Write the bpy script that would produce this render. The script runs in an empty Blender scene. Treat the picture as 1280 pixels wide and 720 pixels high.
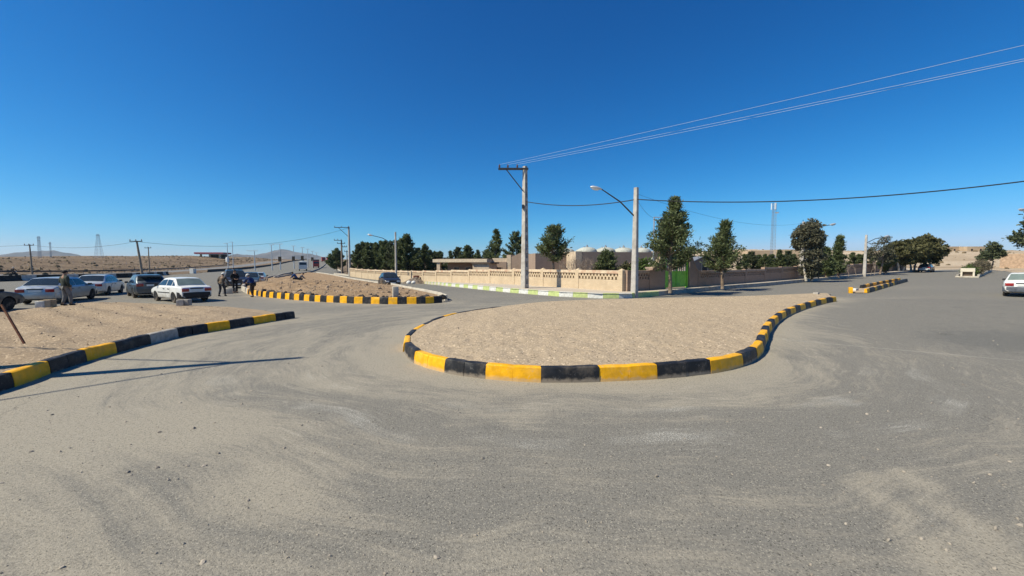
import bpy, bmesh, math, random
from math import sin, cos, pi, radians, atan, atan2, sqrt, exp, floor
from mathutils import Vector, Matrix, noise
from mathutils.geometry import delaunay_2d_cdt
random.seed(7)
S = bpy.context.scene
COL = S.collection

# ------------------------------------------------------------------ camera, sky, sun, exposure
F = 500.0                 # focal length in pixels of the 1280 px wide photograph
EYE = 2.1
HOR = 331.0               # row of the horizon
PITCH = atan((360 - HOR) / F)
cam_d = bpy.data.cameras.new('camera'); cam = bpy.data.objects.new('camera', cam_d); COL.objects.link(cam)
cam_d.sensor_width = 36.0; cam_d.lens = 36.0 * F / 1280.0
cam_d.clip_start = 0.05; cam_d.clip_end = 20000
cam.location = (0, 0, EYE); cam.rotation_euler = (pi / 2 - PITCH, 0, 0)
S.camera = cam

SUN_EL = radians(47); SH_AZ = radians(21)      # shadows run along (cos, sin) of SH_AZ
sdir = Vector((-cos(SH_AZ) * cos(SUN_EL), -sin(SH_AZ) * cos(SUN_EL), sin(SUN_EL)))   # towards the sun
W = bpy.data.worlds.new('World'); S.world = W; W.use_nodes = True
wn = W.node_tree; bg = wn.nodes['Background']
sky = wn.nodes.new('ShaderNodeTexSky'); sky.sky_type = 'NISHITA'; sky.sun_disc = False
sky.sun_elevation = SUN_EL; sky.sun_rotation = atan2(sdir.x, sdir.y)
sky.altitude = 1200; sky.air_density = 1.0; sky.dust_density = 0.3; sky.ozone_density = 4.0
def _wm(op, a, b):
    o = wn.nodes.new('ShaderNodeMath'); o.operation = op
    for i, v in enumerate((a, b)):
        if isinstance(v, float): o.inputs[i].default_value = v
        else: wn.links.new(v, o.inputs[i])
    return o.outputs[0]
# the dry high-desert sky is a deeper blue than the model's: each channel graded by a power, never above the model's own white
_sp = wn.nodes.new('ShaderNodeSeparateColor'); wn.links.new(sky.outputs[0], _sp.inputs[0])
_cb = wn.nodes.new('ShaderNodeCombineColor')
for _i, (_k, _g, _c) in enumerate(((0.066, 2.45, 0.95), (0.70, 1.26, 1.1), (1.75, 0.93, 1.45))):
    _v = _wm('MINIMUM', _wm('MULTIPLY', _wm('POWER', _sp.outputs[_i], _g), _k), _wm('MULTIPLY', _sp.outputs[_i], _c))
    wn.links.new(_v, _cb.inputs[_i])
wn.links.new(_cb.outputs[0], bg.inputs[0]); bg.inputs[1].default_value = 0.067
sl = bpy.data.lights.new('sun', 'SUN'); sl.energy = 5.0; sl.angle = radians(0.5); sl.color = (1.0, 0.93, 0.745)
so = bpy.data.objects.new('sun', sl); COL.objects.link(so); so.rotation_euler = (-sdir).to_track_quat('-Z', 'Y').to_euler()
so.location = sdir * 60
S.view_settings.view_transform = 'Standard'; S.view_settings.look = 'None'
S.view_settings.exposure = 0.36; S.view_settings.gamma = 1.0; S.view_settings.use_curve_mapping = False
S.render.engine = 'CYCLES'
S.cycles.max_bounces = 6; S.cycles.volume_bounces = 0

# ------------------------------------------------------------------ small helpers
def sm(a, b, t):
    u = (t - a) / (b - a)
    u = 0.0 if u < 0 else 1.0 if u > 1 else u
    return u * u * (3 - 2 * u)
def lerp(a, b, t): return a + (b - a) * t
def fbm(x, y, z=0.0, o=4): return noise.fractal(Vector((x, y, z)), 1.0, 2.0, o)
BA = (-101.0, 105.0); BN = (-0.916, -0.40)        # a point on the far barrier and the normal towards the desert
def terr(x, y):
    z = 0.0
    q = min(x - 8.0, 130.0)
    if q > 0: z += 0.014 * (q - 8 * (1 - exp(-q / 8)))
    z -= 0.5 * sm(34, 60, y) * sm(20, 5, x) * sm(-45, -25, x)
    if y > 80 and x < 60:
        k = sm(60, -10, x)
        r = 4.1 * ((min(y, 290) - 80) / 210.0) ** 2 + 0.026 * max(0, min(y, 450) - 290)
        z += r * k
    e = (x - BA[0]) * BN[0] + (y - BA[1]) * BN[1]
    if e > 4 and x < -40:
        m = sm(4, 62, e)
        z += m * (3.3 + 1.1 * fbm(x * .012, y * .012, 3.1, 3) + 0.5 * fbm(x * .06, y * .06, 9.0, 3)) + 0.4 * sm(4, 20, e) * fbm(x * .1, y * .1, 5.5, 3)
        z += 1.5 * exp(-((x + 222) ** 2 + (y - 293) ** 2) / 900.0)
    h = x * 0.62 + y * 0.78
    if x > 30 and h > 138:
        m = sm(138, 285, h) * sm(30, 90, x)
        z += m * (8.0 + 5.0 * fbm(x * .009, y * .009, 1.7, 4) + 0.7 * fbm(x * .05, y * .05, 4.0, 3))
    return z
CP, SP = cos(PITCH), sin(PITCH)
PV = 0.30                                          # pavement above the road
def ray(px, py):
    a = (px - 640) / F; b = (360 - py) / F
    return Vector((a, CP + b * SP, -SP + b * CP))
def gp(px, py, dz=0.0):
    """the ground point seen at a pixel of the photograph (dz above the terrain)"""
    d = ray(px, py); z = 0.0
    t = 1.0; step = 0.25
    while t < 900:
        p = d * t
        if EYE + p.z <= terr(p.x, p.y) + dz:
            lo, hi = t - step, t
            for _ in range(24):
                m = (lo + hi) / 2; p = d * m
                if EYE + p.z <= terr(p.x, p.y) + dz: hi = m
                else: lo = m
            p = d * hi
            return Vector((p.x, p.y, EYE + p.z))
        step = max(0.1, t * 0.01); t += step
    raise ValueError('no ground at %s %s' % (px, py))
def at(px, py, Y):
    """the point at a pixel's ray with world depth Y"""
    d = ray(px, py); t = Y / d.y
    return Vector((d.x * t, Y, EYE + d.z * t))
def g(x, y, dz=0.0): return Vector((x, y, terr(x, y) + dz))

def tag(o, label=None, cat=None, group=None, kind=None):
    if label: o['label'] = label
    if cat: o['category'] = cat
    if group: o['group'] = group
    if kind: o['kind'] = kind
    return o
def thing(name, label, cat, loc=(0, 0, 0), rz=0.0, group=None, scale=1.0):
    o = bpy.data.objects.new(name, None); COL.objects.link(o)
    o.location = loc; o.rotation_euler = (0, 0, rz); o.scale = (scale,) * 3; o.empty_display_size = 0.3
    return tag(o, label, cat, group)
def copy_tree(o, parent=None):
    c = o.copy(); COL.objects.link(c); c.parent = parent
    for ch in list(o.children): copy_tree(ch, c)
    return c

class MB:
    """collects shapes and links them as ONE mesh object"""
    def __init__(s): s.v = []; s.f = []; s.m = []
    def add(s, vs, fs, mi=0):
        n = len(s.v); s.v += [tuple(v) for v in vs]
        s.f += [tuple(n + i for i in f) for f in fs]; s.m += [mi] * len(fs); return s
    def box(s, c, d, rz=0.0, mi=0, M=None, ch=0.0):
        x, y, z = d[0] / 2, d[1] / 2, d[2] / 2
        R = M if M is not None else Matrix.Rotation(rz, 3, 'Z')
        c = Vector(c)
        if ch <= 0:
            vs = [c + R @ Vector((sx * x, sy * y, sz * z)) for sz in (-1, 1) for sx, sy in ((-1, -1), (1, -1), (1, 1), (-1, 1))]
            return s.add(vs, [(3, 2, 1, 0), (4, 5, 6, 7), (0, 1, 5, 4), (1, 2, 6, 5), (2, 3, 7, 6), (3, 0, 4, 7)], mi)
        bm = bmesh.new(); bmesh.ops.create_cube(bm, size=1)
        for v in bm.verts: v.co = Vector((v.co.x * d[0], v.co.y * d[1], v.co.z * d[2]))
        bmesh.ops.bevel(bm, geom=list(bm.edges), offset=ch, segments=2, affect='EDGES', profile=0.6)
        bm.verts.index_update()
        s.add([c + R @ v.co for v in bm.verts], [[v.index for v in f.verts] for f in bm.faces], mi); bm.free(); return s
    def tube(s, pts, r, n=8, mi=0, cap=True):
        pts = [Vector(p) for p in pts]; k = len(pts)
        rs = r if isinstance(r, (list, tuple)) else [r] * k
        base = len(s.v); prev = None
        for i, p in enumerate(pts):
            t = (pts[min(i + 1, k - 1)] - pts[max(i - 1, 0)]).normalized()
            if prev is None:
                a = Vector((0, 0, 1)) if abs(t.z) < .9 else Vector((1, 0, 0))
                u = t.cross(a).normalized()
            else: u = (prev - t * prev.dot(t)).normalized()
            w = t.cross(u); prev = u
            for j in range(n):
                an = 2 * pi * j / n; s.v.append(tuple(p + (u * cos(an) + w * sin(an)) * rs[i]))
        for i in range(k - 1):
            for j in range(n):
                a = base + i * n + j; b = base + i * n + (j + 1) % n
                s.f.append((a, b, b + n, a + n)); s.m.append(mi)
        if cap:
            s.f.append(tuple(base + j for j in range(n))[::-1]); s.m.append(mi)
            s.f.append(tuple(base + (k - 1) * n + j for j in range(n))); s.m.append(mi)
        return s
    def loft(s, rings, mi=0, cap=True):
        n = len(rings[0]); base = len(s.v)
        for r in rings: s.v += [tuple(p) for p in r]
        for i in range(len(rings) - 1):
            for j in range(n):
                a = base + i * n + j; b = base + i * n + (j + 1) % n
                s.f.append((a, b, b + n, a + n)); s.m.append(mi)
        if cap:
            s.f.append(tuple(base + j for j in range(n))[::-1]); s.m.append(mi)
            s.f.append(tuple(base + (len(rings) - 1) * n + j for j in range(n))); s.m.append(mi)
        return s
    def lathe(s, prof, c=(0, 0, 0), n=20, axis='Z', mi=0):
        rings = []
        for r, h in prof:
            ring = []
            for j in range(n):
                a = 2 * pi * j / n
                p = (r * cos(a), r * sin(a), h) if axis == 'Z' else (r * cos(a), h, r * sin(a)) if axis == 'Y' else (h, r * cos(a), r * sin(a))
                ring.append(Vector(p) + Vector(c))
            rings.append(ring)
        return s.loft(rings, mi)
    def prism(s, poly, y0, y1, M=None, mi=0):
        """poly of (x, z) pushed along y"""
        M = M or Matrix.Identity(4)
        n = len(poly)
        vs = [M @ Vector((x, y0, z)) for x, z in poly] + [M @ Vector((x, y1, z)) for x, z in poly]
        fs = [tuple(range(n)), tuple(range(2 * n - 1, n - 1, -1))] + [(i, i + n, (i + 1) % n + n, (i + 1) % n) for i in range(n)]
        return s.add(vs, fs, mi)
    def ball(s, c, r, mi=0, sub=2, jit=0.0, rnd=random):
        bm = bmesh.new(); bmesh.ops.create_icosphere(bm, subdivisions=sub, radius=1)
        bm.verts.index_update()
        r = (r, r, r) if not isinstance(r, (tuple, list)) else r
        vs = []
        for v in bm.verts:
            k = 1 + jit * (rnd.random() - .5)
            vs.append(Vector((v.co.x * r[0] * k, v.co.y * r[1] * k, v.co.z * r[2] * k)) + Vector(c))
        s.add(vs, [[v.index for v in f.verts] for f in bm.faces], mi); bm.free(); return s
    def mesh(s, name, mats, smooth=False, fixn=True):
        me = bpy.data.meshes.new(name); me.from_pydata(s.v, [], s.f)
        for m in (mats if isinstance(mats, (list, tuple)) else [mats]): me.materials.append(m)
        for p, i in zip(me.polygons, s.m): p.material_index = i
        if fixn:
            bm = bmesh.new(); bm.from_mesh(me); bmesh.ops.recalc_face_normals(bm, faces=bm.faces); bm.to_mesh(me); bm.free()
        if smooth:
            me.polygons.foreach_set('use_smooth', [True] * len(me.polygons))
            if smooth is not True: me.set_sharp_from_angle(angle=radians(smooth))
        me.update(); return me
    def build(s, name, mats, parent=None, smooth=False, loc=None, rz=0.0, fixn=True):
        return link(name, s.mesh(name, mats, smooth, fixn), parent, loc, rz)
def link(name, me, parent=None, loc=None, rz=0.0):
    o = bpy.data.objects.new(name, me); COL.objects.link(o)
    if parent: o.parent = parent
    if loc is not None: o.location = loc
    o.rotation_euler = (0, 0, rz)
    return o

# ------------------------------------------------------------------ materials
class NT:
    def __init__(s, name):
        s.mat = bpy.data.materials.new(name); s.mat.use_nodes = True
        s.t = s.mat.node_tree; s.b = s.t.nodes['Principled BSDF']; s.co = s.n('ShaderNodeTexCoord').outputs['Object']
    def n(s, kind, **kw):
        o = s.t.nodes.new(kind)
        for k, v in kw.items(): setattr(o, k, v)
        return o
    def set(s, sock, v):
        if isinstance(v, bpy.types.NodeSocket): s.t.links.new(v, sock)
        elif isinstance(v, (tuple, list)) and len(v) == 3 and sock.type == 'RGBA': sock.default_value = (*v, 1)
        else: sock.default_value = v
    def noise(s, scale, detail=4, rough=.55, co=None, dist=0.0):
        o = s.n('ShaderNodeTexNoise'); s.set(o.inputs['Vector'], co or s.co)
        o.inputs['Scale'].default_value = scale; o.inputs['Detail'].default_value = detail; o.inputs['Roughness'].default_value = rough
        o.inputs['Distortion'].default_value = dist
        return o.outputs['Fac']
    def voro(s, scale, co=None, feature='F1', out='Distance', rnd=1.0):
        o = s.n('ShaderNodeTexVoronoi', feature=feature); s.set(o.inputs['Vector'], co or s.co)
        o.inputs['Scale'].default_value = scale; o.inputs['Randomness'].default_value = rnd
        return o.outputs[out]
    def m(s, op, a, b=0.0, c=0.0, clamp=False):
        o = s.n('ShaderNodeMath', operation=op, use_clamp=clamp)
        for i, v in enumerate((a, b, c)): s.set(o.inputs[i], v)
        return o.outputs[0]
    def ramp(s, v, a, b, lo=0.0, hi=1.0):
        o = s.n('ShaderNodeMapRange', interpolation_type='SMOOTHSTEP'); o.clamp = True
        for i, x in enumerate((v, a, b, lo, hi)): s.set(o.inputs[i], x)
        return o.outputs[0]
    def mix(s, f, a, b, mode='MIX'):
        o = s.n('ShaderNodeMix', data_type='RGBA', blend_type=mode)
        s.set(o.inputs['Factor'], f); s.set(o.inputs['A'], a); s.set(o.inputs['B'], b)
        return o.outputs['Result']
    def n_warp(s):
        o = s.n('ShaderNodeVectorMath', operation='ADD'); q = s.n('ShaderNodeTexNoise'); q.inputs['Scale'].default_value = 1.6; q.inputs['Detail'].default_value = 5
        s.set(q.inputs['Vector'], s.co); s.set(o.inputs[0], s.co); s.set(o.inputs[1], q.outputs['Color']); return o.outputs[0]
    def vmul(s, v, k):
        o = s.n('ShaderNodeVectorMath', operation='MULTIPLY'); s.set(o.inputs[0], v); o.inputs[1].default_value = k
        return o.outputs[0]
    def bump(s, h, strength, dist=0.02, nrm=None):
        o = s.n('ShaderNodeBump'); s.set(o.inputs['Height'], h); o.inputs['Strength'].default_value = strength; o.inputs['Distance'].default_value = dist
        if nrm is not None: s.set(o.inputs['Normal'], nrm)
        return o.outputs[0]
    def out(s, col, rough=.85, nrm=None, spec=.25, metal=0.0):
        s.set(s.b.inputs['Base Color'], col); s.set(s.b.inputs['Roughness'], rough)
        s.set(s.b.inputs['Metallic'], metal); s.b.inputs['Specular IOR Level'].default_value = spec
        if nrm is not None: s.set(s.b.inputs['Normal'], nrm)
        return s.mat

MATS = {}
def simple(name, col, rough=.8, var=.25, scale=6.0, col2=None, amt=.5, c2scale=2.0, bump=0.0, bscale=40.0, metal=0.0, spec=.25, coat=0.0):
    """plain procedural surface: fine light/dark variation, optional second colour in patches, optional bump"""
    if name in MATS: return MATS[name]
    t = NT(name)
    c = t.mix(t.ramp(t.noise(scale, 5), .25, .75), tuple(x * (1 - var) for x in col), tuple(min(1, x * (1 + var)) for x in col))
    if col2 is not None:
        k = t.ramp(t.noise(c2scale, 6, .65), .62 - .3 * amt, .72 - .2 * amt)
        c = t.mix(k, c, col2)
    nrm = t.bump(t.noise(bscale, 4, .6), bump, .01) if bump else None
    if coat: t.b.inputs['Coat Weight'].default_value = coat; t.b.inputs['Coat Roughness'].default_value = .08
    MATS[name] = t.out(c, rough, nrm, spec, metal)
    return MATS[name]

def asphalt_mat():
    t = NT('dusty_asphalt')
    at_ = t.n('ShaderNodeAttribute'); at_.attribute_name = 'dust'
    dust = at_.outputs['Fac']
    # tyre sweeps round the traffic island: polar coordinates about its left lobe
    sep = t.n('ShaderNodeSeparateXYZ'); t.set(sep.inputs[0], t.co)
    wob = t.m('MULTIPLY', t.m('SUBTRACT', t.noise(.22, 2), .5), 3.0)
    dx = t.m('SUBTRACT', sep.outputs[0], 1.5); dy = t.m('SUBTRACT', sep.outputs[1], 11.5)
    rr = t.m('ADD', t.m('SQRT', t.m('ADD', t.m('MULTIPLY', dx, dx), t.m('MULTIPLY', t.m('MULTIPLY', dy, dy), 1.35))), wob)
    th = t.m('ARCTAN2', dy, dx)
    cmb = t.n('ShaderNodeCombineXYZ'); t.set(cmb.inputs[0], rr); t.set(cmb.inputs[1], t.m('MULTIPLY', th, 1.1))
    st1 = t.noise(1.7, 5, .62, cmb.outputs[0]); st2 = t.noise(7.0, 3, .6, cmb.outputs[0])
    sweep = t.m('ADD', t.m('MULTIPLY', t.m('SUBTRACT', st1, .5), t.ramp(rr, 15.0, 11.0, .6, 1.35)), t.m('MULTIPLY', t.m('SUBTRACT', st2, .5), t.ramp(rr, 13.0, 9.0, .15, .5)))
    big = t.m('SUBTRACT', t.noise(.35, 5, .6), .5); med = t.m('SUBTRACT', t.noise(2.4, 6, .65, dist=.4), .5)
    d = t.m('ADD', t.m('ADD', dust, sweep), t.m('ADD', t.m('MULTIPLY', big, .8), t.m('MULTIPLY', med, .5)))
    cb2 = t.n('ShaderNodeCombineXYZ'); t.set(cb2.inputs[0], rr); t.set(cb2.inputs[1], t.m('MULTIPLY', th, .7)); cmb2 = cb2.outputs[0]
    st3 = t.noise(19.0, 3, .6, cmb2)
    d = t.m('ADD', d, t.m('MULTIPLY', t.m('SUBTRACT', st3, .5), t.ramp(rr, 13.0, 9.0, .12, .62)))
    d = t.ramp(d, -.05, 1.05)
    grain = t.noise(120, 3, .7); grain2 = t.noise(34, 5, .72)
    stone = t.voro(110); stone_c = t.voro(110, out='Color')
    sepc = t.n('ShaderNodeSeparateColor'); t.set(sepc.inputs[0], stone_c)
    asp = t.mix(t.ramp(grain2, .28, .72), (.158, .148, .129), (.238, .222, .192))
    asp = t.mix(t.ramp(grain, .30, .48, .75, 0), asp, (.062, .058, .050))
    fresh = t.ramp(t.m('ADD', dust, t.m('ADD', t.m('MULTIPLY', med, .9), t.m('MULTIPLY', t.m('SUBTRACT', st2, .5), .7))), .10, -.38)
    asp = t.mix(t.m('MULTIPLY', fresh, .72), asp, t.mix(grain2, (.078, .078, .073), (.160, .158, .147)))
    asp = t.mix(t.ramp(sepc.outputs[0], .93, .96), asp, (.36, .33, .27))
    asp = t.mix(t.ramp(sepc.outputs[1], .92, .96), asp, (.055, .052, .048))
    dus = t.mix(t.ramp(grain2, .3, .7), (.305, .270, .212), (.405, .360, .285))
    dus = t.mix(t.ramp(sepc.outputs[2], .92, .96), dus, (.15, .135, .105))
    dus = t.mix(t.ramp(grain, .28, .46, .45, 0), dus, (.13, .115, .085))
    # dust sits in the pits of the surface first, so the edge of a dusty patch is grainy
    k = t.ramp(t.m('ADD', d, t.m('MULTIPLY', t.m('SUBTRACT', grain2, .5), .6)), .12, 1.0, .04, .80)
    col = t.mix(k, asp, dus)
    # pale crushed chips left along the tyre arcs
    chip = t.m('MULTIPLY', t.ramp(t.m('ADD', st3, t.m('MULTIPLY', t.m('SUBTRACT', st2, .5), .8)), .56, .72), t.ramp(t.noise(46, 3, .7), .52, .64))
    near = t.m('MULTIPLY', t.ramp(rr, 12.5, 8.0), t.ramp(t.noise(.5, 3), .42, .6))
    col = t.mix(t.m('MULTIPLY', t.m('MULTIPLY', chip, near), .75), col, (.52, .49, .43))
    arc = t.ramp(t.m('ABSOLUTE', t.m('ADD', t.m('SUBTRACT', rr, 8.5), t.m('MULTIPLY', st2, .9))), .30, .03)
    arc2 = t.ramp(t.m('ABSOLUTE', t.m('ADD', t.m('SUBTRACT', rr, 7.3), t.m('MULTIPLY', st2, .9))), .20, .02)
    dots = t.ramp(t.m('ADD', t.noise(60, 2, .6), t.m('MULTIPLY', t.noise(1.1, 3), .25)), .66, .74)
    col = t.mix(t.m('MULTIPLY', t.m('MAXIMUM', arc, t.m('MULTIPLY', arc2, .6)), t.m('MULTIPLY', t.m('ADD', t.m('MULTIPLY', dots, .7), .05), t.m('MULTIPLY', t.ramp(sep.outputs[1], 9.5, 6.5), t.ramp(t.noise(.7, 3), .42, .62)))), col, (.58, .56, .50))
    # a construction joint across the tarmac on the right
    jd = t.m('ADD', t.m('MULTIPLY', t.m('SUBTRACT', sep.outputs[0], 7.45), .586), t.m('MULTIPLY', t.m('SUBTRACT', sep.outputs[1], 11.3), .81))
    jd = t.m('ABSOLUTE', t.m('ADD', jd, t.m('MULTIPLY', t.m('SUBTRACT', t.noise(1.5, 4), .5), .12)))
    ja = t.m('SUBTRACT', t.m('MULTIPLY', t.m('SUBTRACT', sep.outputs[0], 7.45), .81), t.m('MULTIPLY', t.m('SUBTRACT', sep.outputs[1], 11.3), .586))
    jm = t.m('MULTIPLY', t.ramp(jd, .03, .01), t.m('MULTIPLY', t.ramp(ja, -.6, .2), t.ramp(ja, 5.5, 4.0)))
    col = t.mix(t.m('MULTIPLY', jm, .6), col, (.42, .40, .35))
    # old oil stains and a few scuffed dark tyre marks
    oil = t.ramp(t.noise(.55, 3, .5, dist=.3), .69, .78)
    col = t.mix(t.m('MULTIPLY', oil, .4), col, (.06, .056, .05))
    scuff = t.m('MULTIPLY', t.ramp(t.noise(11.0, 2, .5, cmb.outputs[0]), .66, .74), t.ramp(t.noise(.8, 3), .5, .65))
    col = t.mix(t.m('MULTIPLY', scuff, .35), col, (.075, .07, .063))
    # hairline cracks
    crk = t.voro(.55, t.n_warp(), 'DISTANCE_TO_EDGE')
    crm = t.m('MULTIPLY', t.ramp(crk, .006, .002), t.ramp(t.noise(.3, 2), .58, .66))
    col = t.mix(t.m('MULTIPLY', crm, .35), col, (.06, .055, .05))
    h = t.m('ADD', t.m('MULTIPLY', grain, .8), t.m('ADD', t.m('MULTIPLY', grain2, 1.2), t.m('ADD', t.m('MULTIPLY', stone, -.4), t.m('MULTIPLY', crm, -1.0))))
    return t.out(col, .9, t.bump(h, .6, .012), .2)
def sand_mat(name, c1, c2, c3, fine=60, bump=.7, dist=.02, stones=True, big=.25):
    t = NT(name)
    c = t.mix(t.ramp(t.noise(fine, 4, .7), .28, .72), c1, c2)
    c = t.mix(t.ramp(t.noise(big, 5, .62), .4, .68), c, c3)
    n2 = t.noise(9, 6, .68)
    c = t.mix(t.ramp(n2, .30, .46, .45, 0), c, tuple(x * .62 for x in c1))
    if stones:
        sc = t.n('ShaderNodeSeparateColor'); t.set(sc.inputs[0], t.voro(34, out='Color'))
        c = t.mix(t.ramp(sc.outputs[0], .94, .97), c, tuple(x * .5 for x in c1))
        c = t.mix(t.ramp(sc.outputs[1], .93, .96), c, tuple(min(.8, x * 1.45) for x in c2))
    h = t.m('ADD', t.noise(fine * .6, 4, .7), t.m('MULTIPLY', n2, 2.0))
    return t.out(c, .95, t.bump(h, bump, dist), .1)
def paint_mat(name, col, dust=(.42, .34, .25), wear=.4, under=(.33, .30, .27), rough=.55):
    """kerb paint: brush unevenness, worn chips down to concrete, dust film"""
    t = NT(name)
    c = t.mix(t.ramp(t.noise(7, 5), .3, .7), tuple(x * .82 for x in col), tuple(min(1, x * 1.1) for x in col))
    c = t.mix(t.m('MULTIPLY', t.ramp(t.noise(14, 8, .75), .585, .64), wear), c, under)
    c = t.mix(t.m('MULTIPLY', t.ramp(t.noise(5, 5, .6, t.vmul(t.co, (1, 1, .25))), .55, .75), .22), c, tuple(x * .45 for x in col))
    sp = t.n('ShaderNodeSeparateXYZ'); t.set(sp.inputs[0], t.co)
    c = t.mix(t.m('MULTIPLY', t.ramp(t.m('ADD', sp.outputs[2], t.m('MULTIPLY', t.m('SUBTRACT', t.noise(8, 4), .5), .16)), .03, -.04), .55), c, dust)
    c = t.mix(t.ramp(t.noise(3.0, 6, .7), .45, .85, 0.0, .30), c, dust)
    return t.out(c, rough, t.bump(t.m('ADD', t.noise(45, 4, .65), t.noise(11, 3)), .35, .012), .3)
def brick_mat(name, c1, c2, mortar, scale=1.0, bump=.4):
    t = NT(name)
    # choose the wall's own run as the brick's u axis: rotate x+y onto one axis
    sep = t.n('ShaderNodeSeparateXYZ'); t.set(sep.inputs[0], t.co)
    u = t.m('ADD', sep.outputs[0], sep.outputs[1])
    cb = t.n('ShaderNodeCombineXYZ'); t.set(cb.inputs[0], u); t.set(cb.inputs[1], sep.outputs[2])
    b = t.n('ShaderNodeTexBrick'); t.set(b.inputs['Vector'], cb.outputs[0])
    t.set(b.inputs['Color1'], c1); t.set(b.inputs['Color2'], c2); t.set(b.inputs['Mortar'], mortar)
    b.inputs['Scale'].default_value = scale; b.inputs['Mortar Size'].default_value = .012; b.inputs['Brick Width'].default_value = .24; b.inputs['Row Height'].default_value = .075
    c = t.mix(t.ramp(t.noise(1.3, 6, .65), .3, .75, .0, .45), b.outputs['Color'], tuple(x * .62 for x in c1))
    c = t.mix(t.ramp(t.noise(30, 3), .3, .7, 0, .3), c, c2)
    return t.out(c, .92, t.bump(t.m('ADD', b.outputs['Fac'], t.noise(50, 3)), -bump, .01), .12)
def leaf_mat(name, c1, c2, c3, sc=.9):
    t = NT(name)
    c = t.mix(t.ramp(t.noise(sc, 3, .6), .35, .65), c1, c2)
    c = t.mix(t.ramp(t.noise(14, 2), .45, .7), c, c3)
    t.out(c, .6, None, .3)
    tr = t.n('ShaderNodeBsdfTranslucent'); t.set(tr.inputs['Color'], c)
    mx = t.n('ShaderNodeMixShader'); mx.inputs[0].default_value = .3
    t.t.links.new(t.b.outputs[0], mx.inputs[1]); t.t.links.new(tr.outputs[0], mx.inputs[2])
    t.t.links.new(mx.outputs[0], t.t.nodes['Material Output'].inputs['Surface'])
    return t.mat
def car_paint(name, col, metal=.35, dusty=.3, low_dust=.75):
    if name in MATS: return MATS[name]
    t = NT(name)
    c = t.mix(t.ramp(t.noise(2.2, 5, .6), .35, .8, .0, dusty), col, (.36, .31, .25))
    sep = t.n('ShaderNodeSeparateXYZ'); t.set(sep.inputs[0], t.co)
    low = t.m('MULTIPLY', t.ramp(sep.outputs[2], .65, .2), t.ramp(t.noise(6, 4), .3, .7, .15, low_dust))
    c = t.mix(low, c, (.30, .25, .19))
    t.b.inputs['Coat Weight'].default_value = .5; t.b.inputs['Coat Roughness'].default_value = .12
    MATS[name] = t.out(c, t.ramp(t.noise(5, 4), .3, .7, .3, .5), None, .4, metal); return MATS[name]
# ------------------------------------------------------------------ ground, roads, kerbs
def inside(p, poly):
    x, y = p; c = False; n = len(poly); j = n - 1
    for i in range(n):
        xi, yi = poly[i]; xj, yj = poly[j]
        if (yi > y) != (yj > y) and x < (xj - xi) * (y - yi) / (yj - yi) + xi: c = not c
        j = i
    return c
def catmull(pts, closed=False, per=8):
    n = len(pts); out = []
    rng = range(n) if closed else range(n - 1)
    for i in rng:
        q = [Vector(pts[(i + k) % n] if closed else pts[min(max(i + k, 0), n - 1)]) for k in (-1, 0, 1, 2)]
        for s in range(per):
            t = s / per
            out.append(0.5 * ((2 * q[1]) + (q[2] - q[0]) * t + (2 * q[0] - 5 * q[1] + 4 * q[2] - q[3]) * t * t + (3 * q[1] - q[0] - 3 * q[2] + q[3]) * t ** 3))
    if not closed: out.append(Vector(pts[-1]))
    return [v.to_2d() for v in out]
def resample(pts, step, closed=False):
    pts = [Vector(p) for p in pts] + ([Vector(pts[0])] if closed else [])
    L = [0.0]
    for a, b in zip(pts, pts[1:]): L.append(L[-1] + (b - a).length)
    n = max(1, round(L[-1] / step)); out = []; k = 0
    for i in range(n + (0 if closed else 1)):
        s = L[-1] * i / n
        while k < len(L) - 2 and L[k + 1] < s: k += 1
        out.append(pts[k].lerp(pts[k + 1], (s - L[k]) / max(1e-9, L[k + 1] - L[k])))
    return out
def inset(loop, d):
    L = [Vector(p).to_2d() for p in loop]; L = [p for i, p in enumerate(L) if (p - L[i - 1]).length > .02]; n = len(L)
    A = sum(L[i - 1].x * L[i].y - L[i].x * L[i - 1].y for i in range(n)); s_ = 1 if A > 0 else -1
    out = []
    for i in range(n):
        t1 = (L[i] - L[i - 1]).normalized(); t2 = (L[(i + 1) % n] - L[i]).normalized(); t = t1 + t2
        t = t.normalized() if t.length > .2 else t1
        p = L[i] + Vector((-t.y, t.x)) * s_ * d
        if min((p - a - (b - a) * max(0, min(1, (p - a).dot(b - a) / (b - a).dot(b - a)))).length for a, b in zip(L, L[1:] + L[:1])) > d * .9: out.append(p)
    return out
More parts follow.
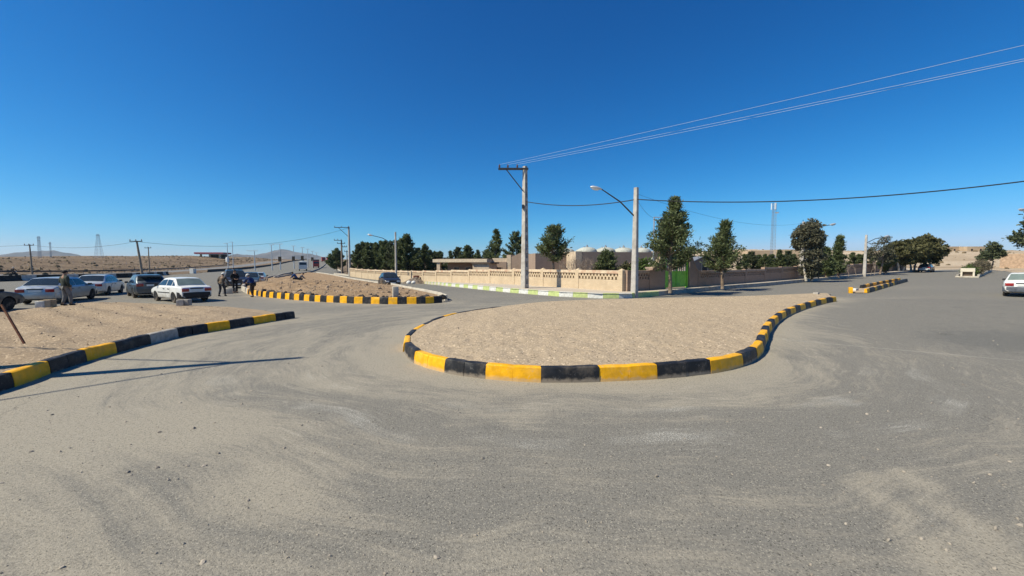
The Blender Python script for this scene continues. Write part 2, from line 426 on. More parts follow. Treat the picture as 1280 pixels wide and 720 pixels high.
def sheet(name, poly, bands, zf, mat, kind='structure', attr=None, smooth=True, jit=.25):
    """a draped sheet: poly of (x, y); bands = [(cell, distance from the viewer up to which it holds)]; zf(x, y) -> z"""
    poly = [Vector(p).to_2d() for p in poly]
    dense = []
    for a, b in zip(poly, poly[1:] + poly[:1]):
        d = min(a.length, b.length); cell = next((c for c, r in bands if d < r), bands[-1][0])
        n = max(1, int((b - a).length / cell))
        dense += [a.lerp(b, i / n) for i in range(n)]
    P = [(p.x, p.y) for p in dense]
    xs = [p[0] for p in P]; ys = [p[1] for p in P]
    pts = []; r0 = 0.0; rnd = random.Random(3)
    for cell, r1 in bands:
        xa, xb = max(min(xs), -r1), min(max(xs), r1); ya, yb = max(min(ys), -r1), min(max(ys), r1)
        j = int(ya / cell) - 1
        while j * cell < yb:
            y = j * cell
            cr = sorted((q[0] + (y - q[1]) * (w[0] - q[0]) / (w[1] - q[1])) for q, w in zip(P, P[1:] + P[:1]) if (q[1] > y) != (w[1] > y))
            for a, b in zip(cr[::2], cr[1::2]):
                i = int(max(a, xa) / cell) - 1
                while i * cell < min(b, xb):
                    x = i * cell + (rnd.random() - .5) * cell * jit; yy = y + (rnd.random() - .5) * cell * jit
                    if a + cell * .35 < x < b - cell * .35 and r0 <= sqrt(x * x + yy * yy) < r1: pts.append((x, yy))
                    i += 1
            j += 1
        r0 = r1
    n = len(P)
    vs, es, fs, *_ = delaunay_2d_cdt([Vector(p) for p in P + pts], [(i, (i + 1) % n) for i in range(n)], [], 1, 1e-5)
    me = bpy.data.meshes.new(name)
    me.from_pydata([(v.x, v.y, zf(v.x, v.y)) for v in vs], [], [tuple(f) for f in fs])
    me.materials.append(mat)
    bm = bmesh.new(); bm.from_mesh(me)
    bmesh.ops.recalc_face_normals(bm, faces=bm.faces)
    if sum(f.normal.z for f in bm.faces) < 0: bmesh.ops.reverse_faces(bm, faces=bm.faces)
    bm.to_mesh(me); bm.free()
    me.polygons.foreach_set('use_smooth', [smooth] * len(me.polygons))
    if attr:
        a = me.attributes.new('dust', 'FLOAT', 'POINT')
        a.data.foreach_set('value', [attr(v.co.x, v.co.y) for v in me.vertices])
    o = link(name, me)
    return tag(o, kind=kind)
def dist_poly(x, y, pts, closed=False):
    best = 1e9
    q = Vector((x, y))
    seq = list(zip(pts, pts[1:])) + ([(pts[-1], pts[0])] if closed else [])
    for a, b in seq:
        d = b - a; t = max(0, min(1, (q - a).dot(d) / max(1e-9, d.dot(d))))
        best = min(best, (a + d * t - q).length)
    return best

M_sand = sand_mat('island_sand', (.36, .278, .19), (.445, .352, .248), (.385, .30, .208), fine=24, bump=.7, dist=.025)
M_verge = sand_mat('verge_sand', (.25, .187, .126), (.40, .31, .215), (.31, .233, .155), fine=40, bump=.8)
M_pale_sand = sand_mat('pale_hill_sand', (.40, .315, .22), (.55, .44, .32), (.33, .25, .17), fine=2, bump=.5, dist=.15, stones=False, big=.05)
M_desert = sand_mat('desert_ground', (.20, .142, .095), (.36, .27, .185), (.17, .12, .08), fine=.9, bump=.8, dist=.4, stones=False, big=.05)
M_pave = sand_mat('pavement_concrete', (.42, .36, .29), (.54, .47, .39), (.47, .40, .32), fine=30, bump=.25, dist=.008, stones=False)
M_asph = asphalt_mat()
M_yel = paint_mat('yellow_paint', (.84, .41, .004))
M_blk = paint_mat('black_paint', (.013, .014, .017), wear=.25)
M_grn = paint_mat('lime_paint', (.47, .54, .21), wear=.35)
M_wht = paint_mat('white_paint', (.66, .65, .60), wear=.35)
M_conc = simple('grey_concrete', (.36, .33, .29), .9, .2, 9, (.26, .23, .20), .5, 2.0, .4, 50)
M_pale = simple('pale_concrete', (.50, .45, .37), .9, .18, 9, (.38, .33, .27), .5, 2.0, .4, 50)

# the main lines, read off the photograph as ground points
PX = lambda L, dz=0.0: [gp(x, y, dz).to_2d() for x, y in L]
# front traffic island: outer foot of its kerb, clockwise from the far right nose along the near side
isl_near = PX([(1046, 377), (1030, 380), (1005, 387.5), (985, 396), (970, 407), (962, 420), (958, 432), (950, 447), (930, 458), (890, 467.5), (824, 474), (750, 477.5), (677, 478.5), (607, 474), (555, 466), (517, 454), (503, 440)])
isl_far = PX([(503, 440), (506, 428), (522, 416), (547, 404), (585, 394.5), (640, 387.5), (720, 382.5), (820, 379.5), (930, 376.5), (1010, 373), (1035, 372)])
isl_loop = catmull(isl_near, per=6) + catmull(isl_far, per=6)[1:]
# left verge kerb
verge_kerb = catmull([Vector((-7.6, 2.5)), Vector((-8.05, 4.6))] + PX([(19, 484), (64, 467), (109, 452), (147, 441.5), (223, 422), (288, 411), (330, 403.5), (369, 397.5)]), per=6)
verge_back = PX([(362, 394), (330, 388), (290, 384), (250, 382.5), (200, 380), (150, 378), (100, 379), (60, 384), (20, 391)]) + [Vector((-24, 14)), Vector((-24, 6)), Vector((-20, 2.5))]
# rubble island
rub_front = PX([(553, 378.5), (530, 380), (490, 380.5), (440, 379.5), (400, 377.5), (360, 374.5), (330, 371.5), (310, 368), (301, 363)])
rub_back = PX([(301, 363), (306, 357.5), (318, 353), (335, 348.5), (350, 345), (365, 341.5)])
rub_far = [Vector((-51, 100)), Vector((-49.6, 100))]
rub_right = PX([(395, 342), (425, 347), (460, 353.5), (500, 361), (530, 367.5), (550, 372.5), (556, 376)])
# pavement kerb
pave_l = PX([(417, 343), (440, 345.5), (470, 348.3), (500, 351), (527, 354.2), (560, 358), (600, 362), (640, 366), (700, 370.8), (750, 373), (785, 373.2), (803, 371.8)])
pave_r = PX([(803, 371.8), (830, 369.3), (855, 366.8), (900, 362.2), (960, 357.3), (1000, 353.3), (1060, 347.3), (1120, 342.2), (1150, 339.8)])
# highway lines
med_near = PX([(0, 352), (80, 349.5), (160, 347.2), (210, 343.8), (260, 340.3)])
VPX = -0.455
med_line = [Vector((-66, -30)), Vector((-65, 20))] + med_near + [Vector((-100, 150)), Vector((-140, 240)), Vector((-196, 370)), Vector((-235, 460))]
far_bar = [Vector((-104, -30)), Vector((-104, 60)), Vector((-101, 105)), Vector((-119, 146)), Vector((-150, 215)), Vector((-205, 345)), Vector((-255, 462))]
pave_outer_far = [pave_l[0], Vector((-46.5, 110)), Vector((-66, 150)), Vector((-100, 222)), Vector((-160, 345)), Vector((-214, 460))]

isl_in = isl_loop
def dust_at(x, y):
    d = 0.30
    di = dist_poly(x, y, isl_loop, True) if -10 < x < 30 and y < 35 else 9
    d += .75 * exp(-di / .55) + .22 * exp(-di / 2.5)
    dv = dist_poly(x, y, verge_kerb) if x < 0 and y < 25 else 9
    d += .55 * exp(-dv / 1.2)
    if y < 45 and x < 2: dr = dist_poly(x, y, rub_front); d += .5 * exp(-dr / .8)
    d += .42 * sm(3.2, 1.2, y) * sm(14, 2, abs(x)) + .30 * sm(1, -6, x) * sm(16, 4, y)
    d += .35 * exp(-((x + 2.2) ** 2 + (y - 3.9) ** 2) / .5) + .5 * exp(-((x + 4.6) ** 2 / 2.2 + (y - 4.9) ** 2 / .5))
    # darker, cleaner tarmac where traffic runs on the right and along the far carriageways
    d -= .34 * sm(9, 15, x) * sm(5, 9, y)
    d -= .60 * exp(-(((x - 13.6) / 2.6) ** 2 + ((y - 10.6) / 1.8) ** 2)) + .30 * exp(-(((x - 9.6) / 2.2) ** 2 + ((y - 15.5) / 1.6) ** 2)) + .22 * exp(-(((x - 6.3) / .8) ** 2 + ((y - 9.4) / .7) ** 2))
    d -= .9 * exp(-(((x + .30) / .22) ** 2 + ((y - 5.12) / .16) ** 2)) - .45 * exp(-(((x + .2) / .6) ** 2 + ((y - 5.2) / .3) ** 2))
    rr_ = sqrt((x - 1.5) ** 2 + 1.35 * (y - 11.5) ** 2); d -= .30 * exp(-((rr_ - 7.9) / .6) ** 2) * sm(9, 6, y)
    d -= .42 * sm(25, 33, y) * sm(10, -2, x)
    d += .40 * exp(-(((x - 22) / 9) ** 2 + ((y - 24) / 1.6) ** 2)) + .35 * exp(-(((x - 33) / 7) ** 2 + ((y - 33) / 2.5) ** 2))
    # dusty tongues beside the island ends and a pair of wheel tracks at the lower right
    d += .5 * exp(-((x - 3.15 - .35 * (y - 3)) ** 2) / .02) * sm(4.6, 3.6, y) + .5 * exp(-((x - 3.65 - .35 * (y - 3)) ** 2) / .02) * sm(4.6, 3.6, y)
    return d

# ground sheet out to the horizon
def axis(lo, hi, core, step):
    a = [core[0] + i * step for i in range(int((core[1] - core[0]) / step) + 1)]
    s = step; x = a[-1]
    while x < hi: s *= 1.3; x += s; a.append(x)
    s = step; x = a[0]
    while x > lo: s *= 1.3; x -= s; a.insert(0, x)
    return a
gx = axis(-4600, 4600, (-330, 260), 4.0); gy = axis(-60, 5200, (-40, 420), 4.0)
gb = MB(); nx = len(gx)
for y in gy:
    for x in gx: gb.v.append((x, y, terr(x, y) - .10))
for j in range(len(gy) - 1):
    for i in range(nx - 1): gb.f.append((j * nx + i, j * nx + i + 1, (j + 1) * nx + i + 1, (j + 1) * nx + i)); gb.m.append(1 if gx[i] > 45 and gx[i] * .62 + gy[j] * .78 > 100 else 0)
tag(gb.build('ground', [M_desert, M_pale_sand], smooth=True, fixn=False), kind='structure')

road_poly = [Vector((-66, -30))] + med_line[1:] + pave_outer_far[::-1] + pave_l[1:] + pave_r[1:] + PX([(1175, 337.3), (1205, 336.6), (1238, 337.2), (1262, 340), (1290, 345)]) + [Vector((62, 30)), Vector((60, -30))]
sheet('road', road_poly, [(.22, 9), (.5, 24), (1.2, 60), (4, 140), (9, 900)], lambda x, y: terr(x, y), M_asph, attr=dust_at)
far_poly = [Vector((-76, -30)), Vector((-76, 50)), Vector((-77, 78)), Vector((-90, 104)), Vector((-112, 152)), Vector((-150, 240)), Vector((-206, 370))] + far_bar[::-1][1:]
M_far = simple('highway_asphalt', (.17, .165, .16), .85, .2, 3.0, (.24, .22, .2), .5, .3)
sheet('highway', far_poly, [(4, 150), (9, 900)], lambda x, y: terr(x, y) - .02, M_far)

def band(line, d0, d1):
    """polygon between two offsets to the left of a polyline"""
    L = [Vector(p) for p in line]; n = len(L); a = []; b = []
    for i, p in enumerate(L):
        t = (L[min(i + 1, n - 1)] - L[max(i - 1, 0)]).normalized(); q = Vector((-t.y, t.x))
        a.append(p + q * d0); b.append(p + q * d1)
    return a + b[::-1]

# sandy fills
def isl_z(x, y):
    d = dist_poly(x, y, isl_loop, True)
    return terr(x, y) + .21 + .05 * sm(.2, 2.5, d) + .10 * sm(1.6, .2, dist_poly(x, y, isl_far)) * sm(-1.2, 2, x) + sm(.1, .5, d) * (.035 * fbm(x * 1.1, y * 1.1, 2, 4) + .024 * fbm(x * 4.5, y * 4.5, 7, 3) + .012 * fbm(x * 13, y * 13, 2, 2))
sheet('island_sand', inset(isl_loop, .10), [(.07, 12), (.12, 30)], isl_z, M_sand, kind='structure')
def verge_z(x, y):
    d = dist_poly(x, y, verge_kerb); e = dist_poly(x, y, verge_back)
    ruts = .045 * sin((x * .55 + y * .9) * 5.2 + 1.5 * fbm(x * .4, y * .4, 1, 2)) * sm(-10, -13, x) * sm(21, 18, y)
    return terr(x, y) + .02 + .22 * sm(0, 2.6, e) + sm(.1, .8, min(d, e)) * (ruts + .06 * fbm(x * .7, y * .7, 2, 4) + .04 * fbm(x * 3.5, y * 3.5, 7, 3))
sheet('verge_sand', inset(list(verge_kerb) + verge_back, .09), [(.16, 18), (.25, 60)], verge_z, M_verge)
rub_loop = rub_front + rub_back[1:] + rub_far + rub_right[:-1]
M_rub = sand_mat('rubble_soil', (.24, .162, .10), (.40, .285, .18), (.30, .205, .125), fine=22, bump=.9, dist=.04)
def rub_z(x, y):
    d = dist_poly(x, y, rub_loop, True)
    big = .50 * exp(-(((x + 20) / 5) ** 2 + ((y - 36) / 5) ** 2)) + .12 * exp(-(((x + 14.5) / 4) ** 2 + ((y - 29) / 4) ** 2))
    return terr(x, y) + .20 + sm(.2, 1.6, d) * (big + .14 * fbm(x * .55, y * .55, 2, 4) + .13 * fbm(x * 1.6, y * 1.6, 7, 4) + .05 * fbm(x * 5, y * 5, 3, 2))
sheet('rubble_soil', inset(rub_loop, .08), [(.2, 45), (.5, 70), (2, 200)], rub_z, M_rub, smooth=True)

# pavement behind the painted kerb
WL = Vector((-.59, .807)).normalized(); WR = Vector((.807, .59)).normalized()
CORNER = gp(780, 364.2, PV).to_2d()
pave_poly = pave_l + pave_r[1:] + [Vector((86, 92)), CORNER + WR * 105, CORNER + WR * .5 - WL * -.2, CORNER + WL * 80]
sheet('pavement', pave_poly, [(.8, 40), (2, 90), (4, 300)], lambda x, y: terr(x, y) + PV, M_pave)

# ------------------------------------------------------------------ kerbs: each run a thing, each painted stone a part
def kerb_run(name, label, line, h, w, L, mats, side, group=None, closed=False, part='kerb_stone', sink=.06, gap=.006, dz=0.0, tilt=.012, seed=1):
    """side = +1: the stones' width lies to the left of the line"""
    rnd = random.Random(seed)
    pts = line if L is None else resample(line, L, closed)
    root = thing(name, label, 'kerb', (pts[0].x, pts[0].y, terr(pts[0].x, pts[0].y)), 0, group)
    inv = root.location.copy()
    seq = list(zip(pts, pts[1:] + pts[:1])) if closed else list(zip(pts, pts[1:]))
    for i, (a, b) in enumerate(seq):
        m = mats(i, (a + b) / 2)
        if m is None: continue
        t = (b - a).normalized(); q = Vector((-t.y, t.x)) * side
        ln = (b - a).length - gap
        c = (a + b) / 2 + q * (rnd.gauss(0, tilt * .5))
        ch = .014 + .008 * rnd.random(); dzr = rnd.gauss(0, tilt * .35)
        prof = [(0.0, -sink), (.012, h * .45), (.035, h - ch), (.035 + ch, h - .004), (w * .6, h), (w - .02, h - .002), (w, h - .02), (w, -sink)]
        rings = []
        k = 4
        for s in range(k + 1):
            f = (s / k - .5) * ln; ring = []
            pc = c + t * f
            zb = terr(pc.x, pc.y) + dz + dzr + f * rnd.gauss(0, .004)
            end = .006 if s in (0, k) else 0.0
            for (u, z) in prof:
                uu = u + (end if u < w * .3 else -end if u > w * .8 else 0) + rnd.gauss(0, .0018)
                p = pc + q * uu
                rings_z = zb + z - (end if z > h * .8 else 0) + (rnd.gauss(0, .002) if z > 0 else 0)
                ring.append(Vector((p.x, p.y, rings_z)) - inv)
            rings.append(ring)
        mb = MB(); mb.loft(rings)
        mb.build(part, m, root, smooth=35)
    return root
def alt(a, b, n=1, off=0):
    return lambda i, c: a if ((i + off) // n) % 2 == 0 else b

def px_of(x, y, z):
    p = Vector((x, y, z - EYE)); f = p.y * CP - p.z * SP; u = p.y * SP + p.z * CP
    return 640 + F * p.x / f, 360 - F * u / f
def by_px(bounds, first, fallback):
    """paint by where along the photograph's row the stone lies; bounds = pixel columns at which the colour changes"""
    def f(i, c):
        x = px_of(c.x, c.y, terr(c.x, c.y))[0]
        for k, (lo, hi, m) in enumerate(bounds):
            if lo <= x < hi: return m
        return fallback(i, c)
    return f
def runs(edges, a, b): return [(edges[k], edges[k + 1], a if k % 2 == 0 else b) for k in range(len(edges) - 1)]
M_dusty_shade = paint_mat('dusty_shaded_kerb', (.20, .16, .11), wear=.5)  # dusty stone, darkened so the shade on its inner face is in the colour
isl_path = catmull(isl_near, per=8)
def isl_paint(i, c):
    x, y = px_of(c.x, c.y, terr(c.x, c.y))
    if x < 948 and c.y < 12:
        for lo, hi, m in runs([490, 517, 555, 607, 677, 750, 823, 890, 930, 948], M_blk, M_yel):
            if lo <= x < hi: return m
    return alt(M_yel, M_blk, 2, 1)(i, c)
def cut_at(path, edges, mats, rest=None, rest_step=.5):
    """stones cut so that the paint changes at the photograph's columns; returns joints and each stone's paint"""
    fine = resample(path, .02); cols = [px_of(p.x, p.y, terr(p.x, p.y))[0] for p in fine]
    idx = []
    for e in edges:
        k = next((i for i in range(1, len(fine)) if (cols[i - 1] - e) * (cols[i] - e) <= 0 and (not idx or i > idx[-1])), None)
        idx.append(k if k is not None else (0 if not idx else len(fine) - 1))
    joints, paint = [fine[idx[0]]], []
    for (i, j), m in zip(zip(idx, idx[1:]), mats):
        L = (j - i) * .02; n = max(1, round(L / .52))
        for q in range(1, n + 1): joints.append(fine[i + (j - i) * q // n]); paint.append(m)
    return joints, paint, fine[:idx[0] + 1]
iE = [948, 930, 890, 823, 750, 677, 607, 555, 517, 504.2]
iM = [M_blk, M_yel] * 4 + [M_blk]
near_path = [p for p in isl_path]
jt, pt, head = cut_at(near_path, iE, iM)
hd = resample(head, .5); hp = []
for i in range(len(hd) - 1): hp.append((M_yel, M_blk)[((len(hd) - 2 - i) // 2) % 2])
tail_pts = resample([jt[-1]] + [p for p in isl_path[-3:] if (p - jt[-1]).length > .1 and p.y > jt[-1].y], .3)[1:]
all_j = hd[:-1] + jt; all_p = hp + pt
kerb_run('traffic_island_kerb', 'long yellow and black painted kerb curving round the near side of the front sand island', all_j, .27, .20, None, lambda i, c: all_p[i], -1, seed=3)
kerb_run('traffic_island_kerb', 'yellow and black kerb half sunk along the far side of the front sand island', catmull(isl_far, per=8), .235, .18, 1.0, lambda i, c: (M_yel if i in (0, 2, 5) else M_blk if i < 9 else M_dusty_shade), -1, seed=4)  # extra black and dark stones put the inner-face shade into the paint
vE = [19, 64, 109, 147, 190, 224, 260, 288, 318, 345, 368.5]
vj, vp, vh = cut_at(verge_kerb, vE, [M_yel, M_blk, M_yel, M_blk, M_conc, M_blk, M_yel, M_blk, M_yel, M_blk])
vhd = resample(vh, .5); vj = vhd[:-1] + vj; vp = [(M_yel, M_blk)[((len(vhd) - 2 - i) // 2 + 1) % 2] for i in range(len(vhd) - 1)] + vp
kerb_run('verge_kerb', 'shaded black and yellow kerb edging the rutted sand verge at left', vj, .27, .20, None, lambda i, c: vp[i], 1, seed=5)
kerb_run('rubble_island_kerb', 'sunlit yellow and black kerb along the front of the rubble island', rub_front[::-1], .37, .16, .5,
         lambda i, c: (M_pale if px_of(c.x, c.y, 0)[0] < 309 else alt(M_yel, M_blk, 1)(i, c)), 1, seed=6)
kerb_run('rubble_island_kerb', 'unpainted pale kerb along the back of the rubble island beside the side street', catmull(rub_right, per=4), .34, .16, 1.0, lambda i, c: M_pale, 1, seed=7)
div_path = rub_back[::-1][:1] and [rub_back[0]] + rub_back[1:] + [Vector((-37, 62)), rub_far[0]]
kerb_run('divider_kerb', 'dark kerb line dividing the highway from the rubble island and side street', div_path + [Vector((-75, 156)), Vector((-112, 240)), Vector((-160, 350))], .40, .25, 4.0, lambda i, c: M_conc, -1, seed=8)
kerb_run('pavement_kerb', 'lime green and white striped kerb along the pavement before the lattice wall', pave_l[::-1], PV + .03, .18, 1.0,
         lambda i, c: (M_pale if px_of(c.x, c.y, 0)[0] < 500 else alt(M_grn, M_wht, 1)(i, c)), -1, seed=9)
kerb_run('pavement_kerb', 'grey unpainted kerb along the pavement of the right hand street', pave_r, PV + .03, .18, 2.0,
         lambda i, c: (M_grn if i == 0 else M_conc), 1, seed=10)
kerb_run('pavement_kerb', 'pale kerb at the far corner where the pavement turns along the highway', pave_outer_far[:3], PV + .03, .18, 4.0, lambda i, c: M_pale, -1, seed=11)
# short double row beyond the front island
row_a = catmull(PX([(1084, 366.5), (1095, 363.5), (1110, 359), (1124, 355), (1135, 352)]), per=4)
row_b = catmull(PX([(1074, 361), (1090, 357.5), (1106, 354), (1123, 351)]), per=4)
row_fill = row_a + row_b[::-1] + [gp(1062, 366.5).to_2d()]
sheet('median_sand', row_fill, [(.4, 99)], lambda x, y: terr(x, y) + .05 + .03 * fbm(x, y, 4, 3), M_sand)
kerb_run('median_kerb', 'near row of dark and yellow kerb stones on the short median at right', row_a, .30, .18, .5, lambda i, c: M_yel if i in (0, 1, 6, 7, 12, 13, 18, 19, 24, 25) else M_blk, 1, seed=12)
kerb_run('median_kerb', 'far row of dark kerb stones on the short median at right', row_b, .30, .18, .5, lambda i, c: alt(M_blk, M_yel, 3, 0)(i, c), -1, seed=13)
def loose_stone(px, py, mat, label, d=(.5, .18, .27), rz=0.0, dz=0.0, name='kerb_stone', cat='kerb stone', group=None):
    p = gp(px, py, dz); mb = MB(); mb.box((0, 0, d[2] / 2), d, 0, 0, None, .02)
    o = mb.build(name, mat, None, 35, (p.x, p.y, p.z - .01), rz); return tag(o, label, cat, group)
loose_stone(1063, 366.3, M_yel, 'single yellow kerb stone standing alone before the short median', (.5, .2, .42), 1.0)
loose_stone(1068.5, 364.0, M_wht, 'white lump of broken kerb lying behind the lone yellow stone', (.45, .3, .22), .5)
loose_stone(1020, 373.8, M_conc, 'small grey marker stone standing at the nose of the front island', (.26, .26, .42), .6, 0, 'marker_stone', 'marker')
for k, (x, y, r, m, l) in enumerate([(285, 367.3, .3, M_pale, 'leftmost of the unpainted kerb stones beside the bending worker'), (289, 366.2, 1.2, M_pale, 'middle unpainted kerb stone on the road by the bending worker'), (291.5, 364.8, .1, M_conc, 'furthest unpainted kerb stone near the worker in black')]):
    loose_stone(x, y, m, l, (.6, .22, .42), r, 0, group='loose kerb stones by the black car')
M_tanb = simple('tan_block', (.46, .36, .24), .9)
for k, (x, y, dd, r, m, l) in enumerate([(50.5, 384.5, (.24, .26, .30), .4, M_wht, 'small white block left of two others by the silver saloon'),
        (56.5, 384, (.36, .22, .34), .7, M_tanb, 'tan kerb block between two others by the silver saloon'), (63, 383.5, (.40, .22, .36), .9, simple('brown_block', (.36, .27, .17), .9), 'brown block nearest the standing man by the silver saloon')]):
    loose_stone(x, y, m, l, dd, r, .12, group='blocks on the verge by the cars')
loose_stone(231, 381.5, M_conc, 'grey hollow block on the sand under the white saloon bumper', (.5, .3, .3), .1, .08, 'concrete_block', 'block')
loose_stone(225.5, 381.9, simple('cream_block', (.5, .44, .36), .9), 'pale broken block on the sand beside the grey hollow block', (.28, .26, .3), .5, .08, 'concrete_block', 'block')
loose_stone(494.5, 372, M_pale, 'small pale post stump standing in the rubble island', (.3, .3, .62), .4, .3, 'marker_stone', 'marker')

# white cement gutter at the foot of the rubble island kerb
gut = catmull(rub_front, per=2)
sheet('gutter', band(gut, -.38, -.02) if True else [], [(.4, 80)], lambda x, y: terr(x, y) + .006, simple('gutter_cement', (.52, .49, .43), .9, .15, 6))

# crushed stones: what nobody could count
def scatter(name, fn, n, mat, r0, r1, seed, squash=.7):
    rnd = random.Random(seed); mb = MB()
    bm = bmesh.new(); bmesh.ops.create_icosphere(bm, subdivisions=1, radius=1); bm.verts.index_update()
    vs0 = [v.co.copy() for v in bm.verts]; fs0 = [[v.index for v in f.verts] for f in bm.faces]; bm.free()
    for _ in range(n):
        p = fn(rnd)
        if p is None: continue
        r = r0 * (r1 / r0) ** (rnd.random() ** 2.2)
        R = Matrix.Rotation(rnd.random() * 6.3, 3, Vector((rnd.gauss(0, 1), rnd.gauss(0, 1), rnd.gauss(0, 1))).normalized())
        sx = (1 + .5 * rnd.random(), .8 + .4 * rnd.random(), squash)
        mb.add([p + R @ Vector((v.x * sx[0] * (.75 + .5 * rnd.random()), v.y * sx[1] * (.75 + .5 * rnd.random()), v.z * sx[2])) * r for v in vs0], fs0)
    return tag(mb.build(name, mat, fixn=False), kind='stuff')
M_stone = simple('loose_stone', (.36, .31, .25), .9, .45, 3.0, (.17, .15, .13), .5, 1.5)
M_pebble = simple('island_pebble', (.38, .31, .24), .95, .3, 3.0, (.24, .19, .15), .4, 1.5)
M_clod = simple('rubble_stone', (.36, .27, .19), .95, .35, 1.5, (.20, .145, .10), .55, .8, .5, 20)
M_tarchunk = simple('tar_chunk', (.045, .04, .037), .9, .4, 3.0, (.2, .16, .12), .4, 2.0)
def on_road(r):
    y = 1.8 + 14 * r.random() ** 1.8; x = (r.random() - .5) * (6 + y * 2.4)
    if inside((x, y), [(p.x, p.y) for p in isl_loop]) or x < -8: return None
    return g(x, y, .002)
scatter('road_gravel', on_road, 1500, M_stone, .005, .022, 5)
il = [(p.x, p.y) for p in isl_loop]
def on_isl(r):
    x, y = -3 + 24 * r.random(), 7 + 17 * r.random()
    return Vector((x, y, isl_z(x, y))) if inside((x, y), il) and dist_poly(x, y, isl_loop, True) > .3 else None
scatter('island_pebbles', on_isl, 1300, M_pebble, .006, .03, 6)
vl = [(p.x, p.y) for p in list(verge_kerb) + verge_back]
def on_ver(r):
    x, y = -30 + 21 * r.random(), 3 + 20 * r.random()
    return Vector((x, y, verge_z(x, y))) if inside((x, y), vl) and dist_poly(x, y, verge_kerb) > .35 else None
scatter('verge_pebbles', on_ver, 1500, M_clod, .01, .045, 7)
rl = [(p.x, p.y) for p in rub_loop]
def on_rub(r):
    x, y = -32 + 30 * r.random(), 20 + 34 * r.random()
    return Vector((x, y, rub_z(x, y))) if inside((x, y), rl) and dist_poly(x, y, rub_loop, True) > .4 else None
scatter('rubble', on_rub, 3200, M_clod, .03, .15, 8, .8)
def rub_edge(r):
    a, b = r.choice(list(zip(rub_front, rub_front[1:]))); p = a.lerp(b, r.random()); x, y = p.x, p.y + .5 + .5 * r.random()
    return Vector((x, y, rub_z(x, y) + .06)) if px_of(x, y, 0)[0] > 330 else None
scatter('tarmac_rubble', rub_edge, 70, M_tarchunk, .10, .26, 9, .6)

# ------------------------------------------------------------------ far mountains
M_mtn = simple('mountain_rock', (.105, .085, .075), 1.0, .25, .004, (.19, .16, .14), .5, .003)
def mountain(name, prof, Y, depth, seed):
    """prof: (px, py) skyline read at distance Y; a real ridge with slopes to both sides"""
    xs = []; n = 90
    a, b = prof[0][0], prof[-1][0]
    mb = MB(); rows = 17
    for j in range(rows):
        v = j / (rows - 1) * 2 - 1
        for i in range(n + 1):
            px = lerp(a, b, i / n)
            for (x0, y0), (x1, y1) in zip(prof, prof[1:]):
                if x0 <= px <= x1: py = lerp(y0, y1, sm(0, 1, (px - x0) / (x1 - x0)) * .5 + .5 * (px - x0) / (x1 - x0)); break
            top = at(px, py, Y)
            hgt = top.z + 5
            k = (1 - abs(v)) ** .9
            yy = Y + v * depth
            z = -5 + hgt * k * (1 + .0 * v) + (1 - abs(2 * k - 1)) * hgt * .38 * fbm(top.x * .004, yy * .004, seed, 5) + hgt * .05 * fbm(top.x * .015, yy * .015, seed + 3, 3) * (k > 0)
            mb.v.append((top.x, yy, z))
    for j in range(rows - 1):
        for i in range(n):
            mb.f.append((j * (n + 1) + i, j * (n + 1) + i + 1, (j + 1) * (n + 1) + i + 1, (j + 1) * (n + 1) + i)); mb.m.append(0)
    return tag(mb.build(name, M_mtn, smooth=True), kind='structure')
mountain('mountain', [(-60, 326), (0, 320.5), (15, 317.5), (35, 314.5), (55, 313.3), (68, 313.2), (76, 316.5), (90, 320.5), (125, 323), (165, 327)], 3600, 500, 2.0)
mountain('mountain', [(262, 327), (285, 320), (297, 317.2), (306, 318.5), (318, 319.0), (330, 316.5), (344, 313), (353, 311.6), (361, 312.6), (372, 315.5), (385, 317), (396, 319), (404, 321.5), (430, 324), (470, 328)], 4200, 600, 8.0)

def desert_spot(r):
    for _ in range(30):
        e = 6 + 150 * r.random() ** 1.4; a = r.uniform(-150, 420)
        x = BA[0] + BN[0] * e + .40 * -a; y = BA[1] + BN[1] * e + .916 * a
        if y > 10 and x < -60: return Vector((x, y, terr(x, y) - .05))
    return None
M_scr = simple('desert_scrub', (.13, .10, .06), .95, .4, 1.0, (.20, .15, .09), .5, .3)
scatter('desert_scrub', desert_spot, 3500, M_scr, .12, .75, 15, .55)
def hill_spot(r):
    x, y = r.uniform(70, 330), r.uniform(45, 300)
    return Vector((x, y, terr(x, y) - .05)) if x * .62 + y * .78 > 135 else None
scatter('hill_scrub', hill_spot, 1500, M_scr, .15, .8, 16, .6)
# ------------------------------------------------------------------ walls, gate, buildings
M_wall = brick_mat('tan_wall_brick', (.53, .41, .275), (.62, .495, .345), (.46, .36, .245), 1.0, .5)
M_wall_shade = brick_mat('shaded_wall_brick', (.33, .225, .165), (.40, .285, .215), (.26, .185, .14), 1.0, .5)  # darker copy of the tan brick: the street walls' shade put into its colour
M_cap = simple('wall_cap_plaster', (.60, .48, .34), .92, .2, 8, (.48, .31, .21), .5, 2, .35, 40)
M_cap_shade = simple('shaded_cap_plaster', (.40, .29, .215), .92, .2, 8, (.31, .22, .16), .5, 2, .35, 40)  # cap plaster darkened to match, shade put into its colour
M_plast = simple('tan_plaster', (.56, .445, .32), .92, .14, 3, (.44, .34, .24), .5, .8, .3, 30)
M_brown = brick_mat('brown_building_brick', (.33, .24, .18), (.39, .29, .22), (.27, .20, .155), .8, .3)
M_dark = simple('dark_opening', (.02, .018, .016), .8)
M_dglass = simple('dark_window_glass', (.03, .035, .04), .12, .1, 3, spec=.6)
M_roofd = simple('dark_roof_edge', (.10, .075, .06), .8, .3, 6)
M_roofp = simple('pale_roof_slab', (.58, .48, .35), .85, .15, 4)
M_dome = simple('dome_plaster', (.43, .435, .385), .85, .14, 5, (.34, .34, .29), .5, 1.2, .3, 30)
